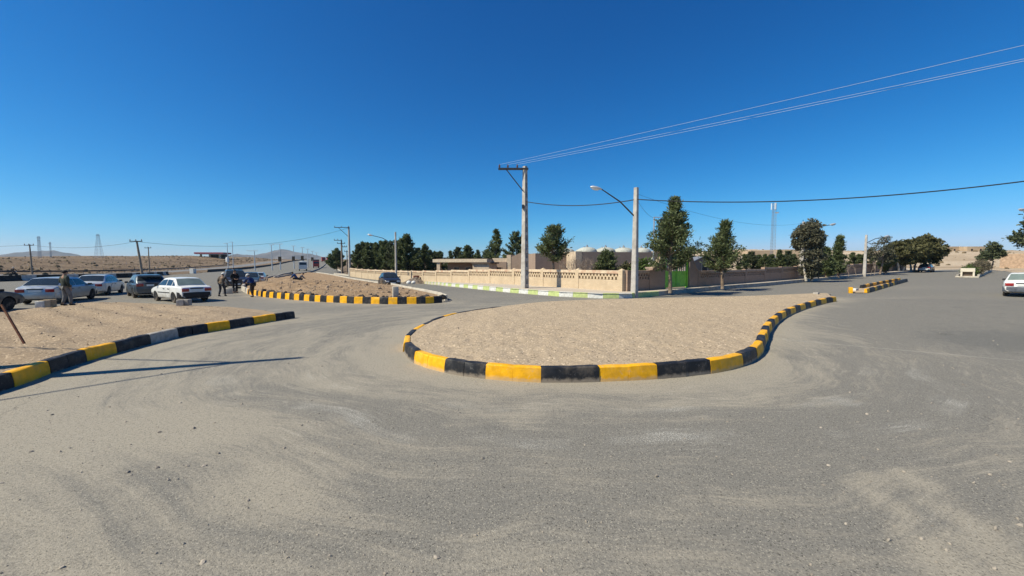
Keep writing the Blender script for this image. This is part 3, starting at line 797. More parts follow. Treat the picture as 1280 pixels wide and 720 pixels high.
M_green = simple('lime_gate_paint', (.27, .60, .05), .5, .15, 5, (.20, .46, .05), .4, 2, .0, spec=.4)
M_cream = simple('cream_gate_panel', (.55, .45, .36), .7, .15, 4)
M_steel = simple('galvanised_steel', (.38, .39, .40), .45, .2, 8, metal=.6)
M_rust = simple('rusty_steel', (.16, .06, .035), .8, .35, 12, (.26, .12, .06), .5, 5, .4, 60)

def frame_at(p, along):
    """world frame of a wall: local x runs along the wall"""
    return atan2(along.y, along.x)
def lattice_wall(name, label, start, along, panels, mats, plinth_h, lat_h, cap_h, thick, group, part_label=None):
    """panels: list of (s0, s1, dz) along the wall; brick lattice with real openings between a plinth and a coping"""
    mw, mc = mats
    rz = frame_at(start, along)
    root = thing(name, label, 'wall', (start.x, start.y, terr(start.x, start.y) + PV - .02), rz, group)
    z0 = root.location.z
    for (s0, s1, dz) in panels:
        pm = start + along * ((s0 + s1) / 2); zb = terr(pm.x, pm.y) + PV - .02 - z0 + dz
        L = s1 - s0; pw = .36
        mb = MB(); mb.box(((s0 + s1) / 2, 0, zb + plinth_h / 2 - .3), (L, thick, plinth_h + .6)); mb.build('plinth', mw, root)
        lat = MB(); n = max(3, int((L - pw) / .30)); w = (L - pw) / n; rh = lat_h / 2 - .03
        for row in range(2):
            zc = zb + plinth_h + .02 + rh / 2 + row * (rh + .05); off = .5 * (row % 2)
            for k in range(n + 1):
                cx = s0 + pw / 2 + (k - off + .25) * w
                a = max(s0 + pw / 2 + .003, cx - w * .26); b = min(s1 - pw / 2 - .003, cx + w * .26)
                if b - a > .02: lat.box(((a + b) / 2, 0, zc), (b - a, thick * .72, rh + .006))
        lat.box(((s0 + s1) / 2, 0, zb + plinth_h + .02 + rh + .025), (L - pw - .01, thick * .76, .05))
        lat.build('lattice', mw, root)
        cp = MB(); cp.box(((s0 + s1) / 2, 0, zb + plinth_h + lat_h + .02 + cap_h / 2 - .01), (L + .004, thick + .06, cap_h), ch=.02); cp.build('coping', mc, root)
        for s in ((s0,) if (s0, s1, dz) != panels[-1] else (s0, s1)):
            pl = MB(); hh = plinth_h + lat_h + cap_h
            pl.box((s, 0, zb + hh / 2 - .3 + .01), (pw, thick + .07, hh + .6 + .04), ch=.012)
            pl.add([(s - pw / 2, -thick / 2 - .03, zb + hh + .026), (s + pw / 2, -thick / 2 - .03, zb + hh + .026), (s + pw / 2, thick / 2 + .03, zb + hh + .026), (s - pw / 2, thick / 2 + .03, zb + hh + .026), (s, 0, zb + hh + (.15 if along.x < 0 else .03))],
                   [(0, 1, 4), (1, 2, 4), (2, 3, 4), (3, 0, 4), (3, 2, 1, 0)])
            pl.build('pillar', mw, root)
    return root
WP = 4.1
lattice_wall('lattice_wall', 'long sunlit tan brick wall with pierced lattice panels behind the striped pavement kerb', CORNER + WL * .2, WL,
             [(i * WP, (i + 1) * WP, 0) for i in range(17)], (M_wall, M_cap), .78, .42, .22, .28, 'pierced brick walls of the compound')
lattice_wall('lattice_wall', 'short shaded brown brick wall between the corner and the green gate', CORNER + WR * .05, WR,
             [(.25, 2.75, 0)], (M_wall_shade, M_cap_shade), .78, .42, .22, .28, 'pierced brick walls of the compound')
pan = []; s = 9.3
for k in range(18):
    pan.append((s, s + 4.1)); s += 4.1
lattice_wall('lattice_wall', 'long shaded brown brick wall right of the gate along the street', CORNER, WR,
             [(a, b, .14 * (1 if i > 2 else 0) + .05 * (1 if i > 9 else 0)) for i, (a, b) in enumerate(pan)], (M_wall_shade, M_cap_shade), .70, .36, .20, .28, 'pierced brick walls of the compound')
def swoop(name, label, s0, s1, h0, h1, flip):
    """curved wall end that sweeps up to the gate"""
    rz = frame_at(CORNER, WR); p = CORNER + WR * s0
    root = thing(name, label, 'wall', (CORNER.x, CORNER.y, terr(p.x, p.y) + PV - .02), rz, 'swept wall ends at the gate')
    top = []
    for i in range(13):
        t = i / 12; u = t if not flip else 1 - t
        top.append((lerp(s0, s1, t), lerp(h0, h1, min(1, u / .7)) if u < .7 else h1 + .05 * sin((u - .7) / .3 * pi)))
        if u < .7: top[-1] = (top[-1][0], h0 + (h1 - h0) * (u / .7) ** 1.5)
    mb = MB(); mb.prism([(s0, -.4)] + top + [(s1, -.4)], -.15, .15); mb.build('wall_end', M_wall_shade, root)
    cp = MB()
    for (a, za), (b, zb) in zip(top, top[1:]):
        ang = atan2(zb - za, b - a); cp.box(((a + b) / 2, 0, (za + zb) / 2 + .03), (sqrt((b - a) ** 2 + (zb - za) ** 2) + .01, .36, .07), M=Matrix.Rotation(-ang, 3, 'Y'))
    cp.build('coping', M_cap_shade, root)
swoop('wall_end', 'swept up wall end on the left of the green gate', 2.95, 4.55, 1.5, 2.35, False)
swoop('wall_end', 'swept down wall end on the right of the green gate', 7.85, 9.1, 1.32, 2.3, True)
# gate
gp0 = CORNER + WR * 4.6
gate = thing('compound_gate', 'lime green metal gate with cream upper panels between swept brick wall ends', 'gate', (CORNER.x, CORNER.y, terr(gp0.x, gp0.y) + PV), frame_at(CORNER, WR))
for a in (4.75, 7.7): MB().box((a, 0, 1.3), (.13, .13, 2.6)).build('gate_post', M_green, gate)
for a, b in ((4.83, 6.21), (6.24, 7.62)):
    mb = MB(); c = (a + b) / 2; L = b - a
    for z in (.12, 1.28, 2.02): mb.box((c, 0, z), (L, .05, .06))
    for x in (a + .03, b - .03): mb.box((x, 0, 1.07), (.06, .052, 1.96))
    mb.box((c, 0, .7), (L - .1, .02, 1.1)); fr = mb.build('gate_leaf', M_green, gate)
    mb = MB()
    for k in range(5): mb.box((a + .12 + k * (L - .24) / 4, .0, 1.65), (.19, .02, .68))
    mb.build('upper_panel', M_cream, fr)
mb = MB(); mb.box((4.35, .9, .75), (.6, .5, 1.5)); mb.box((4.35, .9, 1.56), (.72, .62, .12)); tag(mb.build('gate_pier', brick_mat('pier_brick', (.45, .33, .26), (.50, .38, .3), (.35, .26, .2)), None, loc=gate.location, rz=gate.rotation_euler.z), 'tan stone pier inside the green gate', 'pier')

# buildings inside the compound: local frame at a ground point, local x along a direction
def bld(name, label, px, Y, rz, cat='building', dz=.1):
    p = at(px, HOR, Y); return thing(name, label, cat, (p.x, p.y, terr(p.x, p.y) + dz), rz)
def zof(py, Y, root): return at(640, py, Y).z - root.location.z
def wid(a, b, Y): return (b - a) / F * Y
def window(root, x, y, z, w, h, glass=M_dglass, frame=None, axis='y', door=False):
    mb = MB(); d = .08
    sz = (w, d, h) if axis == 'y' else (d, w, h)
    mb.box((x, y, z), sz); o = mb.build('door' if door else 'window', glass, root)
    mb = MB(); t = .07
    for q in (-1, 1):
        if axis == 'y':
            mb.box((x + q * (w / 2 + t / 2), y, z), (t, d + .06, h + 2 * t)); mb.box((x, y, z + q * (h / 2 + t / 2)), (w, d + .06, t))
        else:
            mb.box((x, y + q * (w / 2 + t / 2), z), (d + .06, t, h + 2 * t)); mb.box((x, y, z + q * (h / 2 + t / 2)), (d + .06, w, t))
    mb.build('frame', frame or M_plast, o); return o
RZL = atan2(WR.y, WR.x)          # local x along WR (to the right and away), local -y faces the viewer's right
# canopy building
Y = 64; b = bld('pavilion', 'low pavilion with wide pale flat roof over a dark recessed porch', 578, Y, radians(-18))
w = wid(540, 613, Y); zt = zof(323.5, Y, b); 
mb = MB(); mb.box((0, 2.4, zt - .32), (w, 7.2, .5), ch=.03); b_r = mb.build('roof', M_roofp, b)
MB().box((w * .02, 2.6, zt - .03), (w * .97, 6.6, .12)).build('roof_edge', M_roofd, b_r)
mb = MB(); mb.box((.2, 3.6, (zt - .6) / 2 - .3), (w * .8, 3.6, zt - .05)); mb.build('wall', M_brown, b)
for k in range(3): window(b, -w * .2 + k * w * .22, 1.78, 1.35, .9, 1.5)
for x in (-w / 2 + .9, w / 2 - .8): MB().box((x, -.75, (zt - .57) / 2 - .25), (.55, .5, zt - .08)).build('column', M_plast, b)
mb = MB(); mb.prism([(w * .19, -.4), (w * .19, 1.2), (w * .28, 2.0), (w * .48, 2.0), (w * .48, -.4)], -1.05, -.8); mb.build('parapet', M_plast, b)
# white lodge
Y = 58; b = bld('gate_lodge', 'small cream flat roofed lodge with one narrow window beside the pavilion', 601, Y, radians(-18))
w = wid(590, 612, Y); zt = zof(329.5, Y, b)
MB().box((0, 1.6, zt / 2 - .3), (w, 3.2, zt + .6)).build('wall', M_plast, b)
MB().box((0.1, 1.5, zt + .1), (w + .5, 3.6, .2)).build('roof', M_roofd, b)
window(b, .05, 0, zt * .45, .36, .95)
# brown house with porch
Y = 62; b = bld('brick_house', 'brown brick house with tan end wall and dark doorway behind the concrete pole', 640, Y, radians(-14))
x0, x1, x2, x3 = (wid(640, q, Y) for q in (612.5, 632, 637.5, 684))
zr = zof(322, Y, b); zg = zof(318, Y, b)
MB().box(((x0 + x1) / 2, 2, 1.25), (x1 - x0, 3.2, 3.4)).build('porch_wall', M_brown, b)
MB().box(((x0 + x1) / 2, 2.2, 3.25), (x1 - x0, 3.0, .6)).build('porch_parapet', M_plast, b)
window(b, x1 - 1.3, .4, 1.1, .95, 2.0, M_dark, M_brown, door=True)
MB().box(((x1 + x2) / 2, 3, zg / 2 - .3), (x2 - x1, 5, zg + .5)).build('end_wall', M_plast, b)
mb = MB(); mb.prism([(x2 + .01, -.5), (x2 + .01, zr + .1), (lerp(x2, x3, .25), zg + .2), (lerp(x2, x3, .5), zr + .1), (x3, zr), (x3, -.5)], .55, 6); mb.build('wall', M_brown, b)
window(b, lerp(x2, x3, .93), .52, 1.6, .6, .9, M_plast, M_plast)
# long domed bathhouse: its long face looks down the street (shade put into the brown), its end to the left (sunlight put into paler plaster)
Y = 52; p0 = at(727, HOR, Y)
b = thing('domed_bathhouse', 'long brown brick building with a row of pale domes on its flat roof', 'building', (p0.x, p0.y, terr(p0.x, p0.y) + .1), radians(14))
zt = zof(314.7, Y, b); L = 12.2; D = 9.0
MB().box((L / 2, D / 2 + .01, zt / 2 - .3), (L, D, zt + .6)).build('wall', M_brown, b)
mb = MB(); mb.box((-.43, D / 2, zt / 2 - .27), (.85, D + .04, zt + .64)); mb.build('end_wall', M_plast, b)
mb = MB(); mb.box((-3.1, D * .65, zt / 2 - .35), (4.4, D * .6, zt + .4)); mb.build('side_wing', M_brown, b)
def dome(root, x, y, z, r, h):
    prof = [(r * 1.04, -.1), (r * 1.04, .1)] + [(r * cos(a) ** .9 if i < 9 else .01, .1 + h * sin(a)) for i, a in enumerate([k / 9 * pi / 2 for k in range(10)])]
    o = MB().lathe(prof, (x, y, z), 24).build('dome', M_dome, root, 50)
    MB().lathe([(.16, -.05), (.18, .1), (.10, .16), (.10, .28), (.02, .34)], (x, y, z + h + .08), 10).build('skylight', M_steel, o, 40)
for k in range(4): dome(b, 1.75 + k * 2.75, 2.2, zt, 1.34, .62)
for k in range(4): dome(b, .3 + k * 2.9, 6.4, zt, 1.34, .62)
dome(b, -2.6, 4.6, zt - .1, 1.2, .58)
for k in range(2): window(b, 3 + k * 4.2, -.01, 2.2, .5, .7, M_dark, M_brown)
# gabled house beyond the gate
Y = 52; b = bld('gabled_house', 'small brown house with a pale gabled roof right of the big pine', 878, Y, radians(20))
w = 3.6; zt = zof(328, Y, b); zp = zof(321.5, Y, b)
MB().prism([(-w / 2, -.5), (-w / 2, zt), (0, zp), (w / 2, zt), (w / 2, -.5)], 0, 6.5).build('wall', M_brown, b)
for q in (-1, 1):
    v = Vector((q * w / 2, 0, zt - zp)); ang = atan2(-(zt - zp) * q, 1 * w / 2)
    MB().box((q * w / 4, 3.25, (zt + zp) / 2 + .1), (sqrt(v.length_squared) + .25, 7.0, .1), M=Matrix.Rotation(atan2(zp - zt, w / 2) * -q * -1, 3, 'Y')).build('roof', M_steel if q < 0 else M_roofd, b)
window(b, .3, -.02, 1.5, .9, 1.0)
# adobe ruins and houses on the slope at right
M_adobe = simple('adobe', (.45, .34, .23), .95, .2, .6, (.34, .25, .17), .5, .3, .3, 4)
M_adobe2 = simple('pale_adobe', (.55, .45, .33), .95, .2, .6, (.42, .33, .24), .5, .3, .3, 4)
rr = random.Random(31)
ruins = [(893, 84, 5, 3.0, 'low tan adobe house behind the round pines just right of the gabled house'), (935, 96, 8, 3.6, 'pale adobe house with two windows left of the lattice mast'), (952, 104, 6, 5.0, 'taller sandy block seen just left of the lattice mast'),
         (975, 98, 9, 3.4, 'wide pale adobe house right of the lattice mast'), (985, 120, 6, 5.6, 'tall sandy ruin left of the grey eucalyptus'), (1064, 118, 8, 3.6, 'tan adobe house between the dark conifer and the right lamp post'),
         (1186, 190, 8, 2.6, 'pale mud wall house beyond the end of the right street'), (1203, 205, 5, 3.4, 'sandy small block at the far end of the right street'), (1219, 185, 7, 2.4, 'low tan house at the head of the right street'), (1312, 90, 8, 3.0, 'tan mud brick house at the right edge of the photo')]
for i, (px, Y, w, h, lab) in enumerate(ruins):
    b = bld('adobe_house', lab, px, Y, radians(rr.uniform(-15, 25)), dz=-.3); b['group'] = 'adobe houses beyond the compound'
    m = (M_adobe, M_adobe2)[i % 2] if i != 9 else simple('red_mud_brick', (.40, .28, .19), .95, .25, 2)
    mb = MB(); mb.box((0, 3, h / 2), (w, 6, h)); mb.build('wall', m, b)
    mb = MB()
    for q in (-1, 1): mb.box((q * (w / 2 - .12), 3, h + .2), (.24, 6, .42)); mb.box((0, 3 + q * 2.88, h + .2), (w - .5, .24, .4))
    mb.build('parapet', m, b)
    for k in range(max(1, int(w / 3.2))): window(b, -w / 2 + (k + .5) * w / max(1, int(w / 3.2)), -.01, h * .5, .8, 1.0, M_dark, m)
# fuel station canopy far left on the rise
Y = 290; p = at(262, 323, Y); b = thing('canopy', 'distant flat station canopy with a red fascia on the desert rise', 'canopy', (p.x, p.y, terr(p.x, p.y)), radians(5))
zt = at(262, 315.4, Y).z - b.location.z; w = wid(243, 277, Y)
MB().box((0, 4, zt - .5), (w, 10, .9)).build('fascia', simple('red_fascia', (.34, .04, .045), .6), b)
MB().box((0, 4, zt - 1.15), (w * .98, 9.6, .38)).build('soffit', simple('canopy_white', (.6, .6, .6), .6), b)
for k in (-.36, -.05, .3): MB().box((k * w, 2, (zt - 1.3) / 2 - .6), (1.0, 1.0, zt)).build('column', M_roofp, b)
p = at(272, 320, Y + 8); b2 = thing('kiosk', 'dark low kiosk under the right end of the distant red canopy', 'building', (p.x, p.y, terr(p.x, p.y)), 0)
MB().box((0, 2, .9), (wid(264, 282, Y), 4, 3.0)).build('wall', simple('kiosk_dark', (.05, .05, .05), .8), b2)
MB().box((0, 2, 2.55), (wid(263, 283, Y), 4.4, .3)).build('roof', M_roofd, b2)
p = at(284, 322, 270); b3 = thing('tank', 'white upright tank right of the distant red canopy', 'tank', (p.x, p.y, terr(p.x, p.y) - .5))
MB().lathe([(.9, 0), (.9, 2.9), (.6, 3.4), (.2, 3.5)], n=14).build('tank_body', simple('tank_white', (.7, .7, .68), .6), b3, 40)
MB().lathe([(1.1, -.3), (1.1, .05)], n=14).build('tank_base', M_conc, b3)

# ------------------------------------------------------------------ highway barriers
M_bar = simple('barrier_concrete', (.20, .18, .16), .9, .25, 3, (.12, .11, .10), .5, .6)
def barrier(name, label, line, h, w, mats, L, group):
    pts = resample(line, L); p0 = pts[0]
    root = thing(name, label, 'barrier', (p0.x, p0.y, terr(p0.x, p0.y)), 0, group)
    for i, (a, b) in enumerate(zip(pts, pts[1:])):
        t = (b - a); ln = t.length - .05; t.normalize(); q = Vector((-t.y, t.x)); rings = []
        for f in (-.5, .5):
            c = (a + b) / 2 + t * ln * f; zb = terr(c.x, c.y)
            rings.append([Vector((c.x + q.x * u, c.y + q.y * u, zb + z)) - root.location for u, z in ((-w / 2, -.1), (-w / 2, .12), (-w * .22, h * .4), (-w * .15, h), (w * .15, h), (w * .22, h * .4), (w / 2, .12), (w / 2, -.1))])
        MB().loft(rings).build('barrier_block', mats[i % len(mats)], root)
    return root
M_bw = simple('barrier_white', (.42, .40, .37), .85, .25, 3); M_bb = simple('barrier_black', (.03, .03, .03), .8, .3, 3)
barrier('barrier', 'near highway barrier painted in black and pale blocks behind the parked cars', med_line[1:6], .75, .5, [M_bb, M_bb, M_bw], 1.6, 'barriers along the highway')
barrier('barrier', 'far stretch of the black and pale median barrier running to the horizon', med_line[6:], .75, .5, [M_bb], 6, 'barriers along the highway')
def guardrail(name, label, line, step):
    pts = resample(line, step); p0 = pts[0]
    root = thing(name, label, 'barrier', (p0.x, p0.y, terr(p0.x, p0.y)), 0, 'barriers along the highway')
    P = [g(p.x, p.y, .62) - root.location for p in pts]
    mb = MB()
    rings = [[Vector((p.x + u, p.y, p.z + z)) for u, z in ((0, -.17), (.06, -.09), (0, 0), (.06, .09), (0, .17), (-.03, .17), (-.03, -.17))] for p in P]
    mb.loft(rings); mb.build('rail', simple('dull_rail', (.09, .085, .08), .6, .2, 2, metal=.3), root)
    for p in P[::1][:95]: MB().box((p.x - .09, p.y, p.z - .3), (.1, .12, .95)).build('post', M_bar, root)
guardrail('guardrail', 'dark steel guardrail along the far side of the highway below the desert bank', far_bar[1:5], 3.2)
# sandy median strip of the highway
md = [Vector((-76, -30)), Vector((-76, 50)), Vector((-77, 78)), Vector((-90, 104)), Vector((-112, 152)), Vector((-150, 240)), Vector((-206, 370))]
sheet('median_strip', [Vector((-66, -30))] + med_line[1:-1] + md[::-1], [(3, 150), (9, 900)], lambda x, y: terr(x, y) + .03 + .1 * fbm(x * .2, y * .2, 3, 3), M_desert)
tag(MB().box((0, 0, .6), (.9, .9, 1.2), ch=.04).build('barrier_block', M_wht, None, loc=tuple(g(*gp(241.3, 342.0).to_2d()))), 'single white block standing on the highway median above the white saloon', 'barrier block')
# ------------------------------------------------------------------ trees and shrubs
M_bark = simple('pine_bark', (.20, .145, .105), .95, .35, 5, (.30, .24, .19), .4, 2, .6, 30)
M_barkw = simple('whitewashed_bark', (.52, .47, .39), .9, .2, 4, (.33, .26, .19), .4, 2, .4, 30)
M_twig = simple('bare_twig', (.27, .21, .165), .9, .3, 3)
M_pine = leaf_mat('pine_needles', (.062, .084, .034), (.125, .155, .062), (.175, .195, .082))
M_pine2 = leaf_mat('grey_pine_needles', (.07, .086, .046), (.125, .145, .072), (.155, .17, .086))
M_euc = leaf_mat('eucalyptus_leaves', (.075, .082, .052), (.13, .132, .08), (.17, .135, .088), 1.2)
M_brd = leaf_mat('evergreen_leaves', (.062, .072, .028), (.12, .12, .048), (.17, .138, .064), .7)
M_brt = leaf_mat('bright_leaves', (.06, .10, .022), (.11, .17, .035), (.14, .19, .05))
M_scrub = leaf_mat('dry_scrub', (.12, .095, .06), (.18, .145, .09), (.10, .095, .05), 2.0)

class Crown:
    def __init__(s, rnd): s.v = []; s.f = []; s.rnd = rnd
    def blade(s, p, d, ln, w):
        r = s.rnd
        a = Vector((r.gauss(0, 1), r.gauss(0, 1), r.gauss(0, 1))); u = d.cross(a)
        if u.length < 1e-4: return
        u.normalize(); n = len(s.v)
        e = p + d * ln
        s.v += [tuple(p - u * w * .35), tuple(p + u * w * .35), tuple(p + d * ln * .6 + u * w * .6), tuple(e), tuple(p + d * ln * .6 - u * w * .6)]
        s.f.append((n, n + 1, n + 2, n + 3, n + 4))
    def clump(s, c, r, n, ln, w, up=.35, out=None, flat=.75):
        for _ in range(n):
            q = Vector((s.rnd.gauss(0, .5), s.rnd.gauss(0, .5), s.rnd.gauss(0, .5) * flat))
            d = Vector((s.rnd.gauss(0, 1), s.rnd.gauss(0, 1), s.rnd.gauss(0, .8) + up))
            if out is not None: d += out * .7
            d.normalize()
            s.blade(c + q * r, d, ln * (.6 + .8 * s.rnd.random()), w * (.7 + .6 * s.rnd.random()))
    def mesh(s, name, mat):
        me = bpy.data.meshes.new(name); me.from_pydata(s.v, [], s.f); me.materials.append(mat); me.update(); return me
def pine_mesh(seed, H, R, base, lean=0.0, nb=66, mat=M_pine, power=.8, per=20, ln=.26, w=.085, ragged=.35, bark=M_bark, r0=.13):
    """an irregular desert pine: upswept whorls of limbs carrying needle tufts"""
    rnd = random.Random(seed); T = MB(); C = Crown(rnd)
    ph = rnd.random() * 6
    ax = lambda h: Vector((lean * h + .06 * sin(h * 1.1 + ph), .06 * cos(h * .9 + ph), h))
    hs = [H * .96 * k / 9 for k in range(10)]
    T.tube([ax(h) - Vector((0, 0, .15 if h == 0 else 0)) for h in hs], [r0 * (1 - .9 * h / H) + .012 for h in hs], 8)
    for b in range(nb):
        t = ((b + rnd.random() * .8) / nb) ** .9
        h = base + (H - base) * t * .97
        prof = (1 - t) ** power * (.55 + .45 * sm(0, .16, t))
        L = R * prof * (1 - ragged + 2 * ragged * rnd.random()) + .12
        a = rnd.random() * 2 * pi
        el = .15 + .75 * t + .2 * rnd.random()
        d = Vector((cos(a) * cos(el), sin(a) * cos(el), sin(el)))
        o = ax(h)
        pts = [o, o + d * L * .5, o + d * L + Vector((0, 0, L * .16))]
        T.tube(pts, [.035 * (1 - .6 * t) + .006, .02, .006], 4, cap=False)
        n = max(2, int(L / .26))
        for k in range(n):
            f = .28 + .75 * (k + rnd.random() * .6) / n
            c = o + d * L * f + Vector((rnd.gauss(0, .07), rnd.gauss(0, .07), L * .16 * f * f + rnd.gauss(0, .05)))
            C.clump(c, .19 + .10 * rnd.random(), per, ln, w, .45, d)
    C.clump(ax(H), .16, per, ln * .9, w, .9)
    return T.mesh('trunk', bark, 50), C.mesh('crown', mat)
def broad_mesh(seed, H, lobes, trunk_h, mat, bark, stems=1, per=34, ln=.24, w=.10, dens=26, r0=.14, droop=-.15):
    """broadleaf: limbs to several lobes (x, y, z, r), leaf sprays through each lobe's volume, thinner to its core"""
    rnd = random.Random(seed); T = MB(); C = Crown(rnd)
    for s in range(stems):
        a = 2 * pi * s / stems; b0 = Vector((.28 * cos(a) * (stems > 1), .28 * sin(a) * (stems > 1), -.15)); f = b0 + Vector((cos(a) * .35, sin(a) * .35, trunk_h))
        T.tube([b0, b0.lerp(f, .5) + Vector((rnd.gauss(0, .05), rnd.gauss(0, .05), 0)), f], [r0, r0 * .8, r0 * .65], 8)
    for (x, y, z, r) in lobes:
        c = Vector((x, y, z)); s = Vector((x * .12, y * .12, trunk_h * .9))
        T.tube([s, s.lerp(c, .5) + Vector((rnd.gauss(0, .12), rnd.gauss(0, .12), .1)), c], [r0 * .5, r0 * .3, .02], 5, cap=False)
        for k in range(dens):
            q = Vector((rnd.gauss(0, 1), rnd.gauss(0, 1), rnd.gauss(0, 1))).normalized() * r * (.35 + .75 * rnd.random() ** .6)
            q.z *= .85
            e = c + q
            if k % 3 == 0: T.tube([c, c.lerp(e, .5) + Vector((0, 0, .05)), e], [.02, .012, .004], 3, cap=False)
            C.clump(e, .20 * r + .12, per, ln, w, droop, q.normalized() * .5)
    return T.mesh('trunk', bark, 50), C.mesh('crown', mat)
def bare_mesh(seed, H, spread, mat=M_twig, stems=6, depth=4, r0=.03):
    rnd = random.Random(seed); T = MB()
    def grow(p, d, L, r, k):
        q = p + d * L * .5 + Vector((rnd.gauss(0, .03), rnd.gauss(0, .03), 0)); e = p + d * L
        T.tube([p, q, e], [r, r * .85, r * .6], 4, cap=False)
        if k == 0: return
        for _ in range(2 if rnd.random() < .5 else 3):
            nd = (d + Vector((rnd.gauss(0, .38), rnd.gauss(0, .38), rnd.gauss(.1, .22)))).normalized()
            grow(p.lerp(e, .55 + .45 * rnd.random()), nd, L * (.55 + .25 * rnd.random()), r * .6, k - 1)
    for s in range(stems):
        a = 2 * pi * s / stems + rnd.random(); d = Vector((cos(a) * spread, sin(a) * spread, 1)).normalized()
        grow(Vector((cos(a) * .05 * (stems > 1), sin(a) * .05 * (stems > 1), -.1)), d, H * .45, r0, depth)
    return T
def plant(kind, label, cat, meshes, p, rz=0.0, sc=(1, 1, 1), group=None):
    r = thing(kind, label, cat, p, rz, group); r.scale = sc
    for me in meshes: link(me.name.split('.')[0], me, r)
    return r
def tree_at(kind, label, cat, builder, px, pyb, pyt, dz=PV, H0=None, group=None, rz=0.0, Y=None, wx=1.0):
    """builder(H) -> meshes; placed on the ground pixel, its height read at that distance"""
    if Y is None: p = gp(px, pyb, dz)
    else: p = at(px, HOR, Y); p = Vector((p.x, p.y, terr(p.x, p.y) + dz))
    H = at(px, pyt, p.y).z - p.z
    if H0: return plant(kind, label, cat, builder, p, rz, (H / H0 * wx, H / H0 * wx, H / H0), group)
    return plant(kind, label, cat, builder(H), p, rz, (1, 1, 1), group)
# the single trees on the pavement
tree_at('pine_tree', 'tall dense pine with a leaning reddish trunk on the pavement before the green gate', 'tree', lambda H: pine_mesh(11, H, 1.95, 1.35, .03, 140, per=18, power=.92, ragged=.24, ln=.22, w=.055), 837, 363.6, 249)
tree_at('pine_tree', 'slim dark pine with a pale trunk standing before the brown wall right of the gate', 'tree', lambda H: pine_mesh(12, H, 1.55, 1.1, .02, 110, per=19, power=1.0, ragged=.34, ln=.22, w=.055), 902.5, 358.8, 278)
tree_at('pine_tree', 'round headed pine before the lattice wall right of the tall crossarm pole', 'tree', lambda H: pine_mesh(13, H, 1.38, 2.0, .02, 84, per=17, power=.5, ln=.22, w=.06), 691, 358, 285.5)
tree_at('pine_tree', 'loose spire shaped pine standing behind the brick house left of the crossarm pole', 'tree', lambda H: pine_mesh(14, H, 2.0, 1.4, 0, 60, power=.75, per=24), 620, 0, 287.5, Y=66)
tree_at('pine_tree', 'ragged pine behind the brick house directly behind the crossarm pole', 'tree', lambda H: pine_mesh(15, H, 2.5, 1.2, 0, 62, power=.55, per=24), 646, 0, 291.5, Y=69)
tree_at('eucalyptus_tree', 'tall grey green eucalyptus clothed in leaves to the ground by the brown wall', 'tree',
        lambda H: broad_mesh(21, H, [(-.5, 0, H * .86, .9), (.4, .2, H * .93, .7), (-.1, -.3, H * .72, 1.0), (-1.0, 0, H * .78, .7), (.7, 0, H * .74, .65), (-.2, 0, H * .54, 1.0), (.5, 0, H * .56, .65), (.2, -.4, H * .40, .85), (.1, 0, H * .26, .8), (.3, -.1, H * .12, .65), (0, .2, H * .16, .6), (-1.1, .2, H * .64, .5)], H * .3, M_euc, M_barkw, 2, 26, .26, .10, 30), 1011, 349.4, 277)
tree_at('conifer_tree', 'low bushy dark conifer touching the ground right of the grey eucalyptus', 'tree', lambda H: pine_mesh(16, H, 1.05, .15, 0, 64, power=.75, per=26), 1032, 346.5, 312)
tree_at('conifer_tree', 'narrow upright dark conifer between the bushy conifer and the right lamp post', 'tree', lambda H: pine_mesh(17, H, 0.85, .3, 0, 70, power=.62, per=24), 1047.5, 345.5, 296)
tree_at('pine_tree', 'thin grey half bare tree with a top tuft beside the right lamp post', 'tree',
        lambda H: broad_mesh(22, H, [(.4, 0, H * .93, .75), (-.5, 0, H * .70, 1.1), (.9, 0, H * .66, 1.0), (-.1, 0, H * .48, 1.3), (-1.3, 0, H * .60, .7), (1.3, 0, H * .45, .8)], H * .4, M_euc, M_bark, 1, 13, .26, .09, 22), 1100, 341.5, 297)
tree_at('conifer_tree', 'dark green round bush at the foot of the thin grey tree', 'tree', lambda H: pine_mesh(18, H, 1.2, .1, 0, 50, power=.5, per=26), 1107, 341, 317)
big = lambda seed, mat=M_brd: (lambda H: broad_mesh(seed, H, [(0, 0, H * .80, H * .20), (-H * .22, 0, H * .66, H * .20), (H * .24, .2, H * .68, H * .19), (0, -.8, H * .55, H * .24), (-H * .1, .8, H * .72, H * .2), (H * .34, 0, H * .50, H * .16), (-H * .34, 0, H * .48, H * .16), (H * .1, -.5, H * .36, H * .17)], H * .32, mat, M_barkw, 2, 26, .40, .17, 34, .17))
tree_at('evergreen_tree', 'broad brownish evergreen at the left of the clump by the far end of the street', 'tree', big(23), 1126, 338.8, 299, group='evergreens at the far end of the street')
tree_at('evergreen_tree', 'largest spreading evergreen, rightmost of the clump by the far end of the street', 'tree', big(24), 1158, 337.6, 292.5, group='evergreens at the far end of the street')
tree_at('evergreen_tree', 'evergreen in the middle of the clump with white painted trunks', 'tree', big(25), 1141, 338.2, 297, group='evergreens at the far end of the street')
tree_at('pine_tree', 'olive green open pine beyond the planted median near the right edge', 'tree', lambda H: broad_mesh(26, H, [(0, 0, H * .84, .8), (-.7, 0, H * .62, .7), (.8, 0, H * .68, .8), (1.5, 0, H * .60, .6), (-.2, 0, H * .52, .8), (-1.5, 0, H * .42, .6)], H * .35, M_pine2, M_bark, 1, 26, .34, .13, 26), 1239, 0, 303.5, Y=72)
